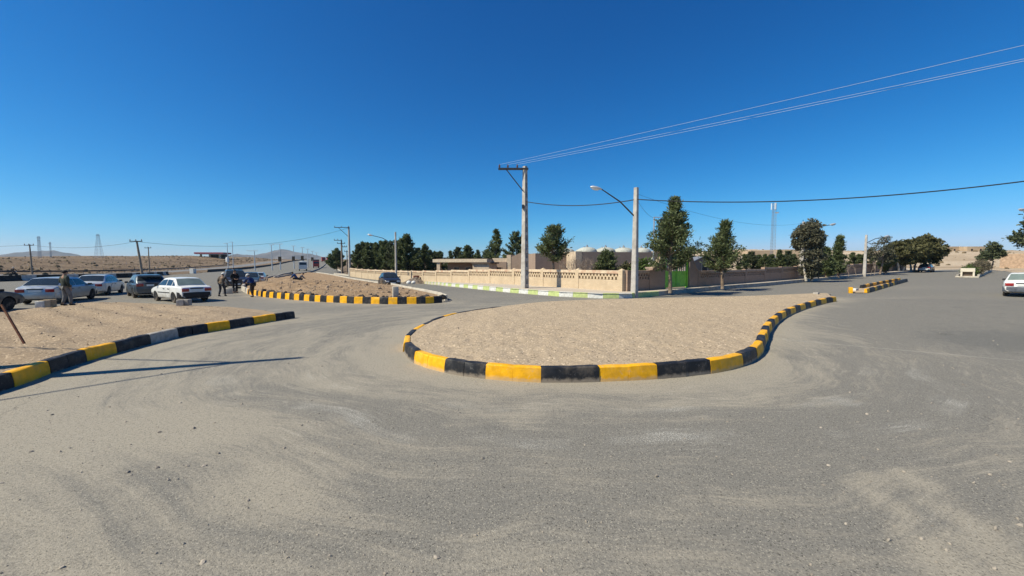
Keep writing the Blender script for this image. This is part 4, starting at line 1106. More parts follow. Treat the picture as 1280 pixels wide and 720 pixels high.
tree_at('pine_tree', 'big pine reaching in from the right edge of the photo', 'tree', lambda H: broad_mesh(27, H, [(-2.9, -.5, H * .78, .8), (-1.9, 0, H * .93, .8), (-3.4, 0, H * .58, .9), (-2.5, -.6, H * .46, .9), (-1.2, 0, H * .70, 1.2), (0, 0, H * .9, 1.2), (1.5, 0, H * .7, 1.5), (0, 1, H * .55, 1.4), (2, .4, H * .5, 1.1)], H * .5, M_pine2, M_bark, 1, 30, .26, .10, 32, .2), 1322, 0, 262, Y=40)
# dense row of pines behind the far half of the lattice wall
protos = [pine_mesh(40 + k, 8.0, (2.3, 2.6, 2.1, 2.8, 2.4)[k], .5, .01 * (k - 2), 62, power=(.6, .5, .75, .45, .6)[k], per=26, ln=.34, w=.13, mat=(M_pine, M_pine, M_pine, M_pine2, M_pine)[k]) for k in range(5)]
rr = random.Random(5)
row = [(447, 306, 92), (454, 303.5, 96), (460, 304, 90), (466, 306, 97), (471, 304.5, 90), (477, 302, 94), (483, 302.5, 88), (489, 302, 92), (496, 303, 86), (502, 305, 90), (500, 307, 80)]
for i, (px, py, Y) in enumerate(row):
    tree_at('pine_tree', 'one of the dense dark pines massed behind the far end of the lattice wall', 'tree', protos[i % 5], px, 0, py, Y=Y, H0=8.0, group='pines massed behind the lattice wall', rz=rr.random() * 6, wx=1.05)
tree_at('pine_tree', 'tallest dark pine in the row, just right of the leaning arm lamp post', 'tree', lambda H: pine_mesh(51, H, 2.9, .5, 0, 84, power=.6, per=26, ln=.34, w=.13), 508.5, 0, 294.5, Y=80)
mid = [(517, 313, 86), (523, 312, 90), (531, 306, 84), (537, 313, 92), (543, 315, 95)]
for i, (px, py, Y) in enumerate(mid):
    tree_at('pine_tree', 'one of the lower grey green pines left of the pavilion roof' if i != 2 else 'pointed pine rising above the lower pines left of the pavilion roof', 'tree', protos[(i + 2) % 5], px, 0, py, Y=Y, H0=8.0, group='lower pines left of the pavilion', rz=rr.random() * 6)
for i, (px, py, Y, wx, lab) in enumerate([(551, 315, 100, 1.2, 'leftmost round pine rising behind the pavilion roof'), (563, 314, 104, 1.2, 'second round pine from the left behind the pavilion roof'), (573, 311, 92, 1.0, 'slim dark pine left of the dense pine behind the pavilion roof'), (584, 307.5, 88, 1.25, 'dense broad pine highest above the pavilion roof'),
        (597, 313, 100, 1.1, 'pine behind the cream lodge roof'), (610, 312, 90, 1.0, 'pine half hidden left of the spire shaped pine'), (668, 318, 84, 1.0, 'small pine low behind the brick house roof at its right end')]):
    tree_at('pine_tree', lab, 'tree', protos[(i + 1) % 5], px, 0, py, Y=Y, H0=8.0, group='pines behind the pavilion', rz=rr.random() * 6, wx=wx)
tree_at('conifer_tree', 'dark cone shaped conifer by the far pole beside the highway', 'tree', lambda H: pine_mesh(52, H, 3.0, .3, 0, 70, power=.8, per=26, ln=.4, w=.16), 421, 0, 311.5, Y=118)
# small round pines beyond the brown wall
sp = [(872, 322, 62), (882, 319, 66), (930, 318, 64), (938, 316, 66), (948, 319, 68), (956, 318, 64), (964, 318.5, 70), (974, 312.5, 64), (984, 315, 70), (992, 318, 72), (1066, 316, 84), (1073, 318, 86), (1080, 317.5, 88), (1087, 316, 90), (1117, 303, 92)]
for i, (px, py, Y) in enumerate(sp):
    lab = 'one of the small round pines showing above the brown street wall'
    tree_at('pine_tree', lab, 'tree', protos[i % 5], px, 0, py, Y=Y, H0=8.0, group='small pines beyond the brown wall', rz=rr.random() * 6, wx=1.25)
# shrubs inside the compound
for i, (px, py, Y, lab) in enumerate([(711, 319, 42, 'leafless shrub behind the wall at the foot of the round headed pine'), (723, 318, 44, 'pale leafless shrub before the lit end of the domed building'), (737, 319.5, 45, 'leafless shrub before the brown face of the domed building, left of the round bush')]):
    p = at(px, HOR, Y); p = Vector((p.x, p.y, terr(p.x, p.y) + .1)); H = at(px, py, Y).z - p.z
    tag(bare_mesh(60 + i, H, .42, stems=7, r0=.035).build('bare_shrub', M_twig, None, loc=p, fixn=False), lab, 'shrub', 'leafless shrubs in the compound')
tree_at('round_bush', 'round dark green bush behind the wall before the domed building', 'bush', lambda H: pine_mesh(63, H, 1.35, .2, 0, 50, power=.4, per=26), 759, 0, 318, Y=44)
tree_at('round_bush', 'olive bush behind the wall left of the lamp post', 'bush', lambda H: broad_mesh(64, H, [(0, 0, H * .6, .8), (.6, 0, H * .5, .7), (-.6, 0, H * .45, .7)], H * .3, M_brd, M_bark, 1, 22, .24, .1, 24), 788, 0, 326, Y=41)
tree_at('round_bush', 'bright green bush behind the wall right of the lamp post', 'bush', lambda H: broad_mesh(65, H, [(0, 0, H * .65, .75), (.5, 0, H * .5, .6), (-.5, .2, H * .4, .6)], H * .3, M_brt, M_bark, 1, 24, .3, .09, 24), 803, 0, 321, Y=36)
# young bare trees and stakes along the right pavement
for i, (px, pyb, pyt, lean, lab) in enumerate([(929, 353.0, 333.5, .12, 'thin leaning bare sapling on the pavement just right of the slim pine'), (946.5, 351.6, 334.5, -.02, 'thin upright bare sapling right of the leaning one'), (1060.5, 344.5, 331, .02, 'bare sapling just left of the right lamp post base'), (1070, 344, 331.5, .1, 'slender bare sapling left of the right lamp post'),
        (1088.5, 343, 330, .25, 'leaning bare sapling just right of the right lamp post'), (1093, 342.8, 326, -.1, 'bare sapling at the left of the thin grey tree')]):
    p = gp(px, pyb, PV); H = at(px, pyt, p.y).z - p.z
    T = bare_mesh(70 + i, H * 1.25, .15, stems=1, depth=3, r0=.035)
    o = T.build('sapling', M_twig, None, loc=p, fixn=False); o.rotation_euler = (0, lean, i); tag(o, lab, 'sapling', 'bare saplings along the right pavement')
# hedge on the planted median
# ------------------------------------------------------------------ poles, lamps, wires
M_polel = simple('pole_concrete', (.44, .41, .37), .85, .16, 3, (.33, .30, .27), .5, 1.2, .4, 25)
M_iron = simple('dark_iron', (.05, .05, .055), .6, .3, 8, metal=.3)
M_wire = simple('dark_cable', (.03, .03, .03), .6)
M_alu = simple('bright_wire', (.42, .44, .47), .6, .1, .5)
M_lamp = simple('lamp_glass', (.70, .72, .72), .25, .08, 3, spec=.6)
M_lampb = simple('lamp_housing', (.52, .53, .53), .45, .1, 3, metal=.4)
M_wood = simple('weathered_pole', (.26, .205, .155), .9, .25, 4)
M_porc = simple('insulator', (.16, .08, .05), .3)
def hpole(root, H, w0, w1, d0, d1, mat=M_polel, steps=True, rz=0.0):
    """tapered concrete pole of I section with recessed rungs down two faces"""
    mb = MB(); R = Matrix.Rotation(rz, 3, 'Z')
    n = 14 if steps else 1
    for k in range(2):
        s = (-1, 1)[k]
        def ring(z):
            t = z / H; w = lerp(w0, w1, t); d = lerp(d0, d1, t)
            return [R @ Vector((s * w / 2, -d / 2, z)), R @ Vector((s * w * .26, -d / 2, z)), R @ Vector((s * w * .26, d / 2, z)), R @ Vector((s * w / 2, d / 2, z))]
        if steps: mb.loft([ring(-.3), ring(H)])
    if steps:
        def web(z, f=.53, g_=.5):
            t = max(0, z) / H; w = lerp(w0, w1, t) * f; d = lerp(d0, d1, t) * g_
            return [R @ Vector((x * w / 2, y * d / 2, z)) for x, y in ((-1, -1), (1, -1), (1, 1), (-1, 1))]
        mb.loft([web(-.3), web(H - .01)])
        for k in range(n):
            z = (k + .1) / n * H; mb.loft([web(z, .53, .97), web(z + H / n * .38, .53, .97)])
        mb.loft([web(H - .3, .54, .98), web(H + .004, .54, .98)])
    else:
        def ring(z):
            t = max(0, z) / H; w = lerp(w0, w1, t); d = lerp(d0, d1, t); c = .18
            return [R @ Vector((x * w / 2, y * d / 2, z)) for x, y in ((-1, -1 + c), (-1 + c, -1), (1 - c, -1), (1, -1 + c), (1, 1 - c), (1 - c, 1), (-1 + c, 1), (-1, 1 - c))]
        mb.loft([ring(-.3), ring(H)])
    return mb.build('pole', mat, root)
def insulator(root, x, y, z):
    MB().lathe([(.03, 0), (.03, .06), (.075, .07), (.08, .10), (.045, .12), (.07, .15), (.072, .18), (.04, .20), (.05, .25), (.03, .28)], (x, y, z), 10).build('insulator', M_porc, root, 40)
# tall crossarm pole before the lattice wall
p = gp(656, 360, PV); Hp = at(656, 208, p.y).z - p.z
P1 = thing('utility_pole', 'tall concrete utility pole with one sided crossarm before the lattice wall', 'utility pole', p)
hpole(P1, Hp, .42, .24, .50, .28, rz=radians(38))
u = wid(1, 33, p.y)
ar = MB(); ar.box((-u / 2 + .1, -.2, Hp - .22), (u + .3, .10, .12)); ar.box((-u / 2 + .1, .0, Hp - .22), (u + .3, .08, .10)); ar.build('crossarm', M_iron, P1)
for o in (-.2, 0.0): MB().tube([(-u * .72, o, Hp - .26), (-.05, o, Hp - 2.0)], .028, 6).build('brace', M_iron, P1)
INS = []
for f in (-.98, -.66, -.30):
    insulator(P1, f * u, -.15, Hp - .17); INS.append(Vector(p) + Vector((f * u, -.15, Hp + .10)))
MB().box((-.16, -.2, Hp * .67), (.16, .3, .28)).build('bracket', M_iron, P1)
# street lamp at the corner
def lamp(root, tip, bend, foot, head, r=.045, mat=M_iron):
    """arm from foot over bend to tip, lamp head hanging at the tip towards 'head'"""
    mid = foot.lerp(bend, .5)
    MB().tube([foot, foot.lerp(bend, .92), bend, bend.lerp(tip, .1), tip], [r * 1.15, r, r, r, r * .8], 8).build('arm', mat, root, 50)
    d = head.normalized(); ang = atan2(d.y, d.x)
    h = MB(); q = []
    for s, w, hu in ((0, .06, .05), (.12, .11, .09), (.35, .17, .12), (.58, .16, .11), (.72, .07, .05)):
        c = tip + d * s; n = Vector((-d.y, d.x, 0)); q.append([c + n * w * cos(a) + Vector((0, 0, (hu if sin(a) > 0 else .05) * sin(a))) for a in [k * pi / 6 for k in range(12)]])
    h.loft(q); hd = h.build('lamp_head', M_lampb, root, 60)
    g2 = MB(); q = []
    for s, w, hu in ((.14, .07, .03), (.25, .13, .10), (.42, .15, .13), (.58, .12, .10), (.68, .04, .03)):
        c = tip + d * s - Vector((0, 0, .03)); n = Vector((-d.y, d.x, 0)); q.append([c + n * w * cos(a) + Vector((0, 0, (.01 if sin(a) > 0 else hu) * sin(a))) for a in [k * pi / 6 for k in range(12)]])
    g2.loft(q); g2.build('lamp_glass', M_lamp, hd, 60)
def street_lamp(label, px, pyb, pyt, foot, bend, tip, steps, w, dz=None, pole_px=None, group='street lamps', headlen=1.0, mat=M_polel, Y=None):
    p = gp(px, pyb, PV if dz is None else dz) if Y is None else g(at(px, HOR, Y).x, Y, dz or 0)
    Hq = at(px, pyt, p.y).z - p.z
    r = thing('street_lamp', label, 'street lamp', p, 0, group)
    hpole(r, Hq, w, w * .62, w * 1.05, w * .66, mat, steps, radians(40))
    A = [at(x, y, p.y) - Vector(p) for x, y in (foot, bend, tip)]
    A[0].x = 0
    lamp(r, A[2], A[1], A[0], A[2] - A[1] if abs((A[2] - A[1]).z) < .6 * abs((A[2] - A[1]).x) else Vector((A[2].x - A[1].x, 0, .3 * (A[2].z - A[1].z))))
    return r, p, Hq
L1, lp, lH = street_lamp('corner street lamp on a pale concrete pole beside the end of the lattice wall', 793, 366.3, 234.5, (792, 272), (775, 252), (752, 236.5), False, .36)
L2, _, _ = street_lamp('street lamp with long arm reaching left behind the black car', 495, 346, 290, (495, 307), (478, 297.5), (466, 294.5), False, .27, Y=56)
L3, _, _ = street_lamp('right street lamp on a white pole beyond the dark conifers', 1080.5, 343, 293.5, (1081, 304), (1094, 298.5), (1105, 296), False, .36)
L4, _, _ = street_lamp('street lamp with a white pole half hidden by the grey eucalyptus', 1002, 347.3, 277, (1003, 292), (1022, 284), (1037, 281.2), False, .42)
L5, _, _ = street_lamp('street lamp reaching in over the right edge of the photo', 1318, 352, 244, (1318, 275), (1300, 264), (1283, 262.5), False, .34, dz=0, Y=38)
# older poles at the far left of the wall
def wood_pole(label, px, py_top, Y, arms, r0=.16, lean=0.0, mat=M_wood, group=None, brace=False, name='utility_pole', dz=0):
    b = at(px, HOR, Y); b = g(b.x, b.y, dz); Hq = at(px, py_top, Y).z - b.z
    r = thing(name, label, 'utility pole', b, 0, group)
    MB().tube([(0, 0, -.3), (lean * Hq * .5, 0, Hq * .5), (lean * Hq, 0, Hq)], [r0, r0 * .8, r0 * .6], 8).build('pole', mat, r, 60)
    for z, xa, xb in arms:
        zz = Hq * z; MB().box(((xa + xb) / 2 + lean * zz, -r0 * .8, zz), (xb - xa, .1, .13)).build('crossarm', M_iron, r)
        for x in (xa + .08, (xa + xb) / 2, xb - .08): insulator(r, x + lean * zz, -r0 * .8, zz + .05)
        if brace: MB().tube([(xa * .7, -r0 * .8, zz - .05), (0, 0, zz - 2.0)], .05, 5).build('brace', M_iron, r)
    return r, Vector(b), Hq
wood_pole('concrete utility pole with a braced left arm at the far end of the lattice wall', 437, 283.5, 84, [(.985, -2.9, .1)], .30, mat=M_polel, brace=True)
wood_pole('weathered pole with short crossarms just left of the braced concrete pole', 427.5, 300, 92, [(.9, -.9, .9), (.8, .2, 1.3), (.99, -1.6, .1)], .26)
wood_pole('short far pole glimpsed between the two poles at the far end of the wall', 434, 313, 110, [(.95, -.7, .7)], .2)
wood_pole('leaning weathered pole with a crossarm behind the dark hatchback', 177.8, 301, 64, [(.985, -1.0, 1.0)], .20, -.115, group='poles along the highway')
wood_pole('far upright pole just right of the leaning pole', 186.5, 309, 112, [(.97, -.9, .9)], .17, group='poles along the highway')
wood_pole('weathered pole on the desert bank above the silver saloon at the left', 39.5, 305.5, 84, [(.97, -1.0, 1.0)], .17, -.02, group='poles along the highway')
for i, (px, py, Y, lab) in enumerate([(285, 304, 150, 'left of the twin tall lighting masts by the white tank'), (291.5, 302.5, 150, 'right of the twin tall lighting masts by the white tank')]):
    b = at(px, HOR, Y); b = g(b.x, b.y); Hq = at(px, py, Y).z - b.z
    r = thing('lighting_mast', lab, 'light mast', b, 0, 'lighting masts')
    MB().tube([(0, 0, -.3), (0, 0, Hq)], [.16, .09], 8).build('mast', M_lampb, r, 60)
    MB().box((-.5, 0, Hq - .05), (1.5, .25, .14)).build('lamp_head', M_lampb, r)
hw = [(318.5, 313.5, 130, 1), (340, 306, 135, 0), (350.5, 305, 140, 1), (367.5, 307.5, 155, 0), (378.5, 309.5, 165, 0), (385, 311.5, 175, 0), (391, 314, 185, 0), (396, 316, 195, 0)]
for i, (px, py, Y, arm) in enumerate(hw):
    b = at(px, HOR, Y); b = g(b.x, b.y); Hq = at(px, py, Y).z - b.z
    r = thing('lighting_mast', ('far lighting mast above the rubble island with a dark sign halfway up' if i in (2, 3, 4) else 'thin far lighting mast along the highway before the blue mountain'), 'light mast', b, 0, 'far masts along the highway')
    MB().tube([(0, 0, -.3), (0, 0, Hq)], [.2, .1], 8).build('mast', M_lampb, r, 60)
    MB().box((-.7 if arm else 0, 0, Hq), (3.6 if arm else 1.6, .2, .16)).build('lamp_head', M_lampb, r)
    if i in (2, 3, 4, 6): MB().box((0, -.25, Hq * (.38, .38, .42, .45, .5, .5, .5)[i]), (1.1, .12, 1.7)).build('sign', M_dark, r)
# lattice towers
def lattice_tower(label, px, py_top, Y, w0, w1, arms=(), group=None, name='lattice_tower', legs=4, mat=M_steel, tr=.06, panels=10):
    b = at(px, HOR, Y); b = g(b.x, b.y); Hq = at(px, py_top, Y).z - b.z
    r = thing(name, label, 'tower', b, .4, group)
    mb = MB()
    def cor(k, z):
        w = lerp(w0, w1, z / Hq) / 2; a = 2 * pi * k / legs + pi / 4; return Vector((w * 1.414 * cos(a), w * 1.414 * sin(a), z))
    for k in range(legs): mb.tube([cor(k, -.3), cor(k, Hq)], tr, 4)
    zs = [Hq * (1 - (1 - i / panels) ** 1.0) for i in range(panels + 1)]
    for z0, z1 in zip(zs, zs[1:]):
        for k in range(legs):
            mb.tube([cor(k, z0), cor((k + 1) % legs, z1)], tr * .6, 3, cap=False); mb.tube([cor((k + 1) % legs, z0), cor(k, z1)], tr * .6, 3, cap=False); mb.tube([cor(k, z1), cor((k + 1) % legs, z1)], tr * .6, 3, cap=False)
    mb.build('lattice', mat, r)
    for z, L in arms: MB().box((0, 0, Hq * z), (L, .2, .25)).build('arm', mat, r)
    return r, Vector(b), Hq
lattice_tower('right of the far lattice towers on the desert skyline, wider at its foot', 124.5, 292.5, 240, 3.4, .7, [(.94, 2.0)], 'lattice towers on the desert skyline', tr=.05, panels=8)
lattice_tower('left tall lattice tower before the flat topped mountain', 50.5, 295.5, 250, 1.2, .8, [(.93, 2.0), (.82, 1.3)], 'lattice towers on the desert skyline', tr=.055, panels=8)
lattice_tower('thin lattice mast right of the left tower before the flat topped mountain', 64.3, 302.5, 270, 0.7, .5, [(.9, 1.4)], 'lattice towers on the desert skyline', tr=.045, panels=8)
T, tb, tH = lattice_tower('slender telecom lattice mast beyond the brown wall', 965, 254, 96, .95, .65, [], None, 'telecom_mast', 3, tr=.03, panels=22)
for k in range(3):
    a = 2 * pi * k / 3; MB().box((.55 * cos(a), .55 * sin(a), tH - .75), (.16, .28, 1.5), rz=a).build('antenna', M_lamp, T)
MB().lathe([(.05, 0), (.4, .1), (.45, .25)], (.6, -.3, tH - 2.4), 12).build('dish', M_lamp, T, 40)
# sign frame behind the big pine
Y = 41; b = at(816.5, HOR, Y); b = g(b.x, b.y); zt = at(816, 271, Y).z - b.z; w = wid(816, 838, Y)
sg = thing('billboard', 'tall steel billboard frame with a dark panel behind the big pine', 'billboard', b)
for x in (0, w): MB().box((x, 0, zt / 2), (.10, .10, zt)).build('post', M_lampb, sg)
mb = MB()
for z in (zt - .05, zt - 1.35): mb.box((w / 2, 0, z), (w, .08, .08))
mb.build('rail', M_lampb, sg)
MB().box((lerp(0, w, .66), -.06, zt - 1.45), (w * .62, .06, 2.6)).build('panel', simple('sign_panel', (.05, .055, .07), .5), sg)
mb = MB(); mb.tube([(.0, 0, zt * .42), (-1.7, -.2, .1)], .07, 6); mb.build('brace', M_polel, sg)
# power lines
def wire(name, label, a, b, sag, r=.012, mat=M_wire, group=None, n=40):
    a, b = Vector(a), Vector(b)
    pts = [a.lerp(b, i / n) - Vector((0, 0, sag * 4 * (i / n) * (1 - i / n))) for i in range(n + 1)]
    o = MB().tube([q - a for q in pts], r, 5).build(name, mat, None, True, a)
    return tag(o, label, 'cable', group)
# next poles, beside and behind the viewer on the right
def off_pole(x, y, H, label):
    r = thing('utility_pole', label, 'utility pole', g(x, y), 0); hpole(r, H, .4, .24, .45, .26, rz=.4)
    MB().box((0, 0, H - .2), (2.4, .12, .12)).build('crossarm', M_iron, r)
    for x in (-1.1, 0, 1.1): insulator(r, x, 0, H - .14)
    return r
for (px, py), a, s, lab in (((1280, 53.5), INS[0], .10, 'upper bright power line rising to the top right corner'), ((1280, 70.0), INS[1], .12, 'lower bright power line rising to the top right corner'), ((1280, 71.5), INS[2], .16, 'third bright power line running just beside the lower one')):
    e = at(px, py, 15.0); k = 1.45
    wire('power_line', lab, a, a.lerp(e, k), s, .0075, M_alu, 'power lines')
off_pole(29.0, 6.2, 9.2, 'concrete utility pole beyond the right edge carrying the bright power lines')
pa = Vector(P1.location) + Vector((.1, -.15, at(658, 252.5, P1.location.y).z - P1.location.z)); pb = Vector(lp) + Vector((0, -.1, at(793, 249.5, lp.y).z - lp.z))
wire('cable_bundle', 'dark cable bundle sagging between the crossarm pole and the corner lamp', pa, pb, .34, .03, M_wire, 'cable bundles')
e = at(1280, 213.5, 18.6)
wire('cable_bundle', 'dark cable bundle running from the corner lamp to the right edge of the photo', pb, pb + (e - pb) * 1.25, .75, .03, M_wire, 'cable bundles', 60)
off_pole(*(pb + (e - pb) * 1.25).to_2d(), 7.6, 'concrete utility pole beyond the right edge that carries the dark cable bundle')
bbt = Vector(b) + Vector((0, 0, zt - .1))
wire('cable', 'thin cable dropping from the corner lamp to the billboard frame', pb, bbt, .25, .010)
wire('cable', 'thin cable running from the corner lamp over the brown wall to the eucalyptus', pb + Vector((0, 0, .35)), at(1003, 279, L4.location.y), .9, .008)
# far lines on the left
lft = [at(-60, 306.5, 84), at(38, 306, 84), at(171, 302, 64), at(437, 284.5, 84)]
for i, (a, b_) in enumerate(zip(lft, lft[1:])):
    wire('power_line', ('thin far power line at the left edge above the flat topped mountain', 'thin far power line between the left pole and the leaning pole', 'thin far power line crossing the sky from the leaning pole to the braced pole')[i], a, b_, (.3, .8, 2.0)[i], .022, M_wire, 'far power lines')
# pole outside the left edge whose shadow crosses the road, with its two lines
sh = Vector((cos(SH_AZ), sin(SH_AZ))) / math.tan(SUN_EL)
tipg = gp(374, 447.3).to_2d(); Hs = 9.0; ps = tipg - sh * Hs
op = thing('utility_pole', 'concrete utility pole outside the left edge that throws the long shadow', 'utility pole', g(ps.x, ps.y))
hpole(op, Hs, .46, .17, .46, .17, M_polel, False, .3)
for px, py, q in ((20, 497, 1), (145, 448.5, 2)):
    j = gp(300, 452.5).to_2d(); hz = ((j - ps).length) / sh.length; a = Vector((ps.x, ps.y, hz))
    d = (gp(px, py).to_2d() - j).normalized() * 26
    wire('cable', ('thin cable leading back from the pole outside the left edge', 'thin cable leading left from the pole outside the left edge')[q - 1], a, a + Vector((d.x, d.y, -.2)), .05, .03)
# rusty stake
p = gp(36.5, 433, .15); q = at(2, 381, p.y + .1)
st = MB().tube([(0, 0, -.15), Vector(q) - Vector(p)], .028, 6).build('stake', M_rust, None, 50, p); tag(st, 'rusty leaning iron stake driven into the sand verge at left', 'stake')

# ------------------------------------------------------------------ vehicles
M_tyre = simple('tyre_rubber', (.022, .022, .023), .85, .3, 8, (.16, .13, .10), .35, 3)
M_rim = simple('wheel_rim', (.42, .42, .43), .35, .1, 6, metal=.7)
M_rimw = simple('pale_wheel_cover', (.55, .53, .5), .5, .1, 6)
M_glass = simple('car_glass', (.022, .028, .030), .06, .1, 2, spec=.7)
M_glassl = simple('pale_car_glass', (.16, .20, .18), .08, .15, 3, spec=.7)
M_trim = simple('black_trim', (.025, .025, .027), .6, .2, 6)
M_tail = simple('tail_lamp', (.28, .015, .012), .2, .1, 5, spec=.6)
M_head = simple('head_lamp', (.62, .64, .66), .12, .05, 5, spec=.8)
M_plate = simple('number_plate', (.66, .66, .62), .5, .05, 5)
M_shade = simple('underbody', (.012, .012, .012), .9)
class Car:
    def __init__(s, L=4.3, W=1.66, H=1.40, deck=.93, hood=.90, nose=.70, belt=.88, xr=(-1.62, -1.0), xf=(1.15, .40), tail=.86, wb=(-1.25, 1.30), r=.30):
        s.__dict__.update(locals())
        h = L / 2; s.h = h
        s.st = [(-h, tail - .10), (-h + .05, tail - .02), (-h + .16, tail + .02), (xr[0] - .12 if xr[0] - .12 > -h + .2 else -h + .2, deck), (xr[0], deck + .01)]
        s.roof0 = len(s.st)
        n = 3
        for i in range(1, n + 1): s.st.append((lerp(xr[0], xr[1], i / n), lerp(deck, H - .035, (i / n) ** .92)))
        s.st += [(lerp(xr[1], xf[1], .35), H - .003), (lerp(xr[1], xf[1], .7), H), (xf[1], H - .04)]
        for i in range(1, n + 1): s.st.append((lerp(xf[1], xf[0], i / n), lerp(H - .04, hood, (i / n) ** 1.08)))
        s.st += [(xf[0] + .1, hood - .005), (lerp(xf[0], h, .5), lerp(hood, nose, .38)), (h - .22, nose + .03), (h - .08, nose - .03), (h - .01, nose - .14)]
    def zt(s, x):
        for (a, za), (b, zb) in zip(s.st, s.st[1:]):
            if a <= x <= b: return lerp(za, zb, (x - a) / max(1e-6, b - a))
        return s.st[-1][1]
    def hw(s, x):
        e = abs(x) / s.h
        return s.W / 2 * (1 - .035 * e ** 2 - .10 * sm(.86, 1.0, e))
    def bz(s, x): return min(s.zt(x) - .02, s.belt)
    def sec(s, x):
        w, t = s.hw(x), s.zt(x); b = s.bz(x); e = abs(x) / s.h
        zb = .20 + .12 * sm(.80, 1.0, e)
        k = max(0.0, (t - b) / (s.H - s.belt)); wt = lerp(w * .955, w * .745, min(1, k))
        c = min(.07, (t - b) * .45 + .008)
        return [(0, zb), (w * .86, zb), (w * .965, zb + .07), (w * .995, min(.50, b - .1)), (w, min(.60, b - .06)), (w * .985, b - .03), (w * .955, b), (lerp(w * .955, wt, .5), lerp(b, t - c, .5)), (wt, t - c), (wt - .07, t - .012), (0, t + .012)]
    def ring(s, x):
        q = s.sec(x); return [Vector((x, y, z)) for y, z in q] + [Vector((x, -y, z)) for y, z in q[-2:0:-1]]
    def side(s, x, t, sg, out=.006):
        q = s.sec(x); (y0, z0), (y1, z1) = q[6], q[8]
        y = lerp(y0, y1, t); z = lerp(z0, z1, t); n = Vector((0, z1 - z0, y0 - y1)).normalized()
        return Vector((x, sg * (y + n.y * out), z + n.z * out))
    def low(s, x, z, sg, out=.005):
        q = s.sec(x)[2:7]
        for (y0, z0), (y1, z1) in zip(q, q[1:]):
            if z0 <= z <= z1: return Vector((x, sg * (lerp(y0, y1, (z - z0) / (z1 - z0)) + out), z))
        return Vector((x, sg * (q[-1][0] + out), z))
def strip(a, b, th):
    """a thin solid ribbon between two rows of points, pushed inwards by th (vectors)"""
    mb = MB(); n = len(a)
    vs = a + b + [p + th for p in a] + [p + th for p in b]; fs = []
    for i in range(n - 1):
        fs += [(i, i + 1, n + i + 1, n + i), (2 * n + i, 3 * n + i, 3 * n + i + 1, 2 * n + i + 1), (i, 2 * n + i, 2 * n + i + 1, i + 1), (n + i, n + i + 1, 3 * n + i + 1, 3 * n + i)]
    fs += [(0, n, 3 * n, 2 * n), (n - 1, 3 * n - 1, 4 * n - 1, 2 * n - 1)]
    return mb.add(vs, fs)
def applied(ob):
    dg = bpy.context.evaluated_depsgraph_get(); dg.update()
    return bpy.data.meshes.new_from_object(ob.evaluated_get(dg))
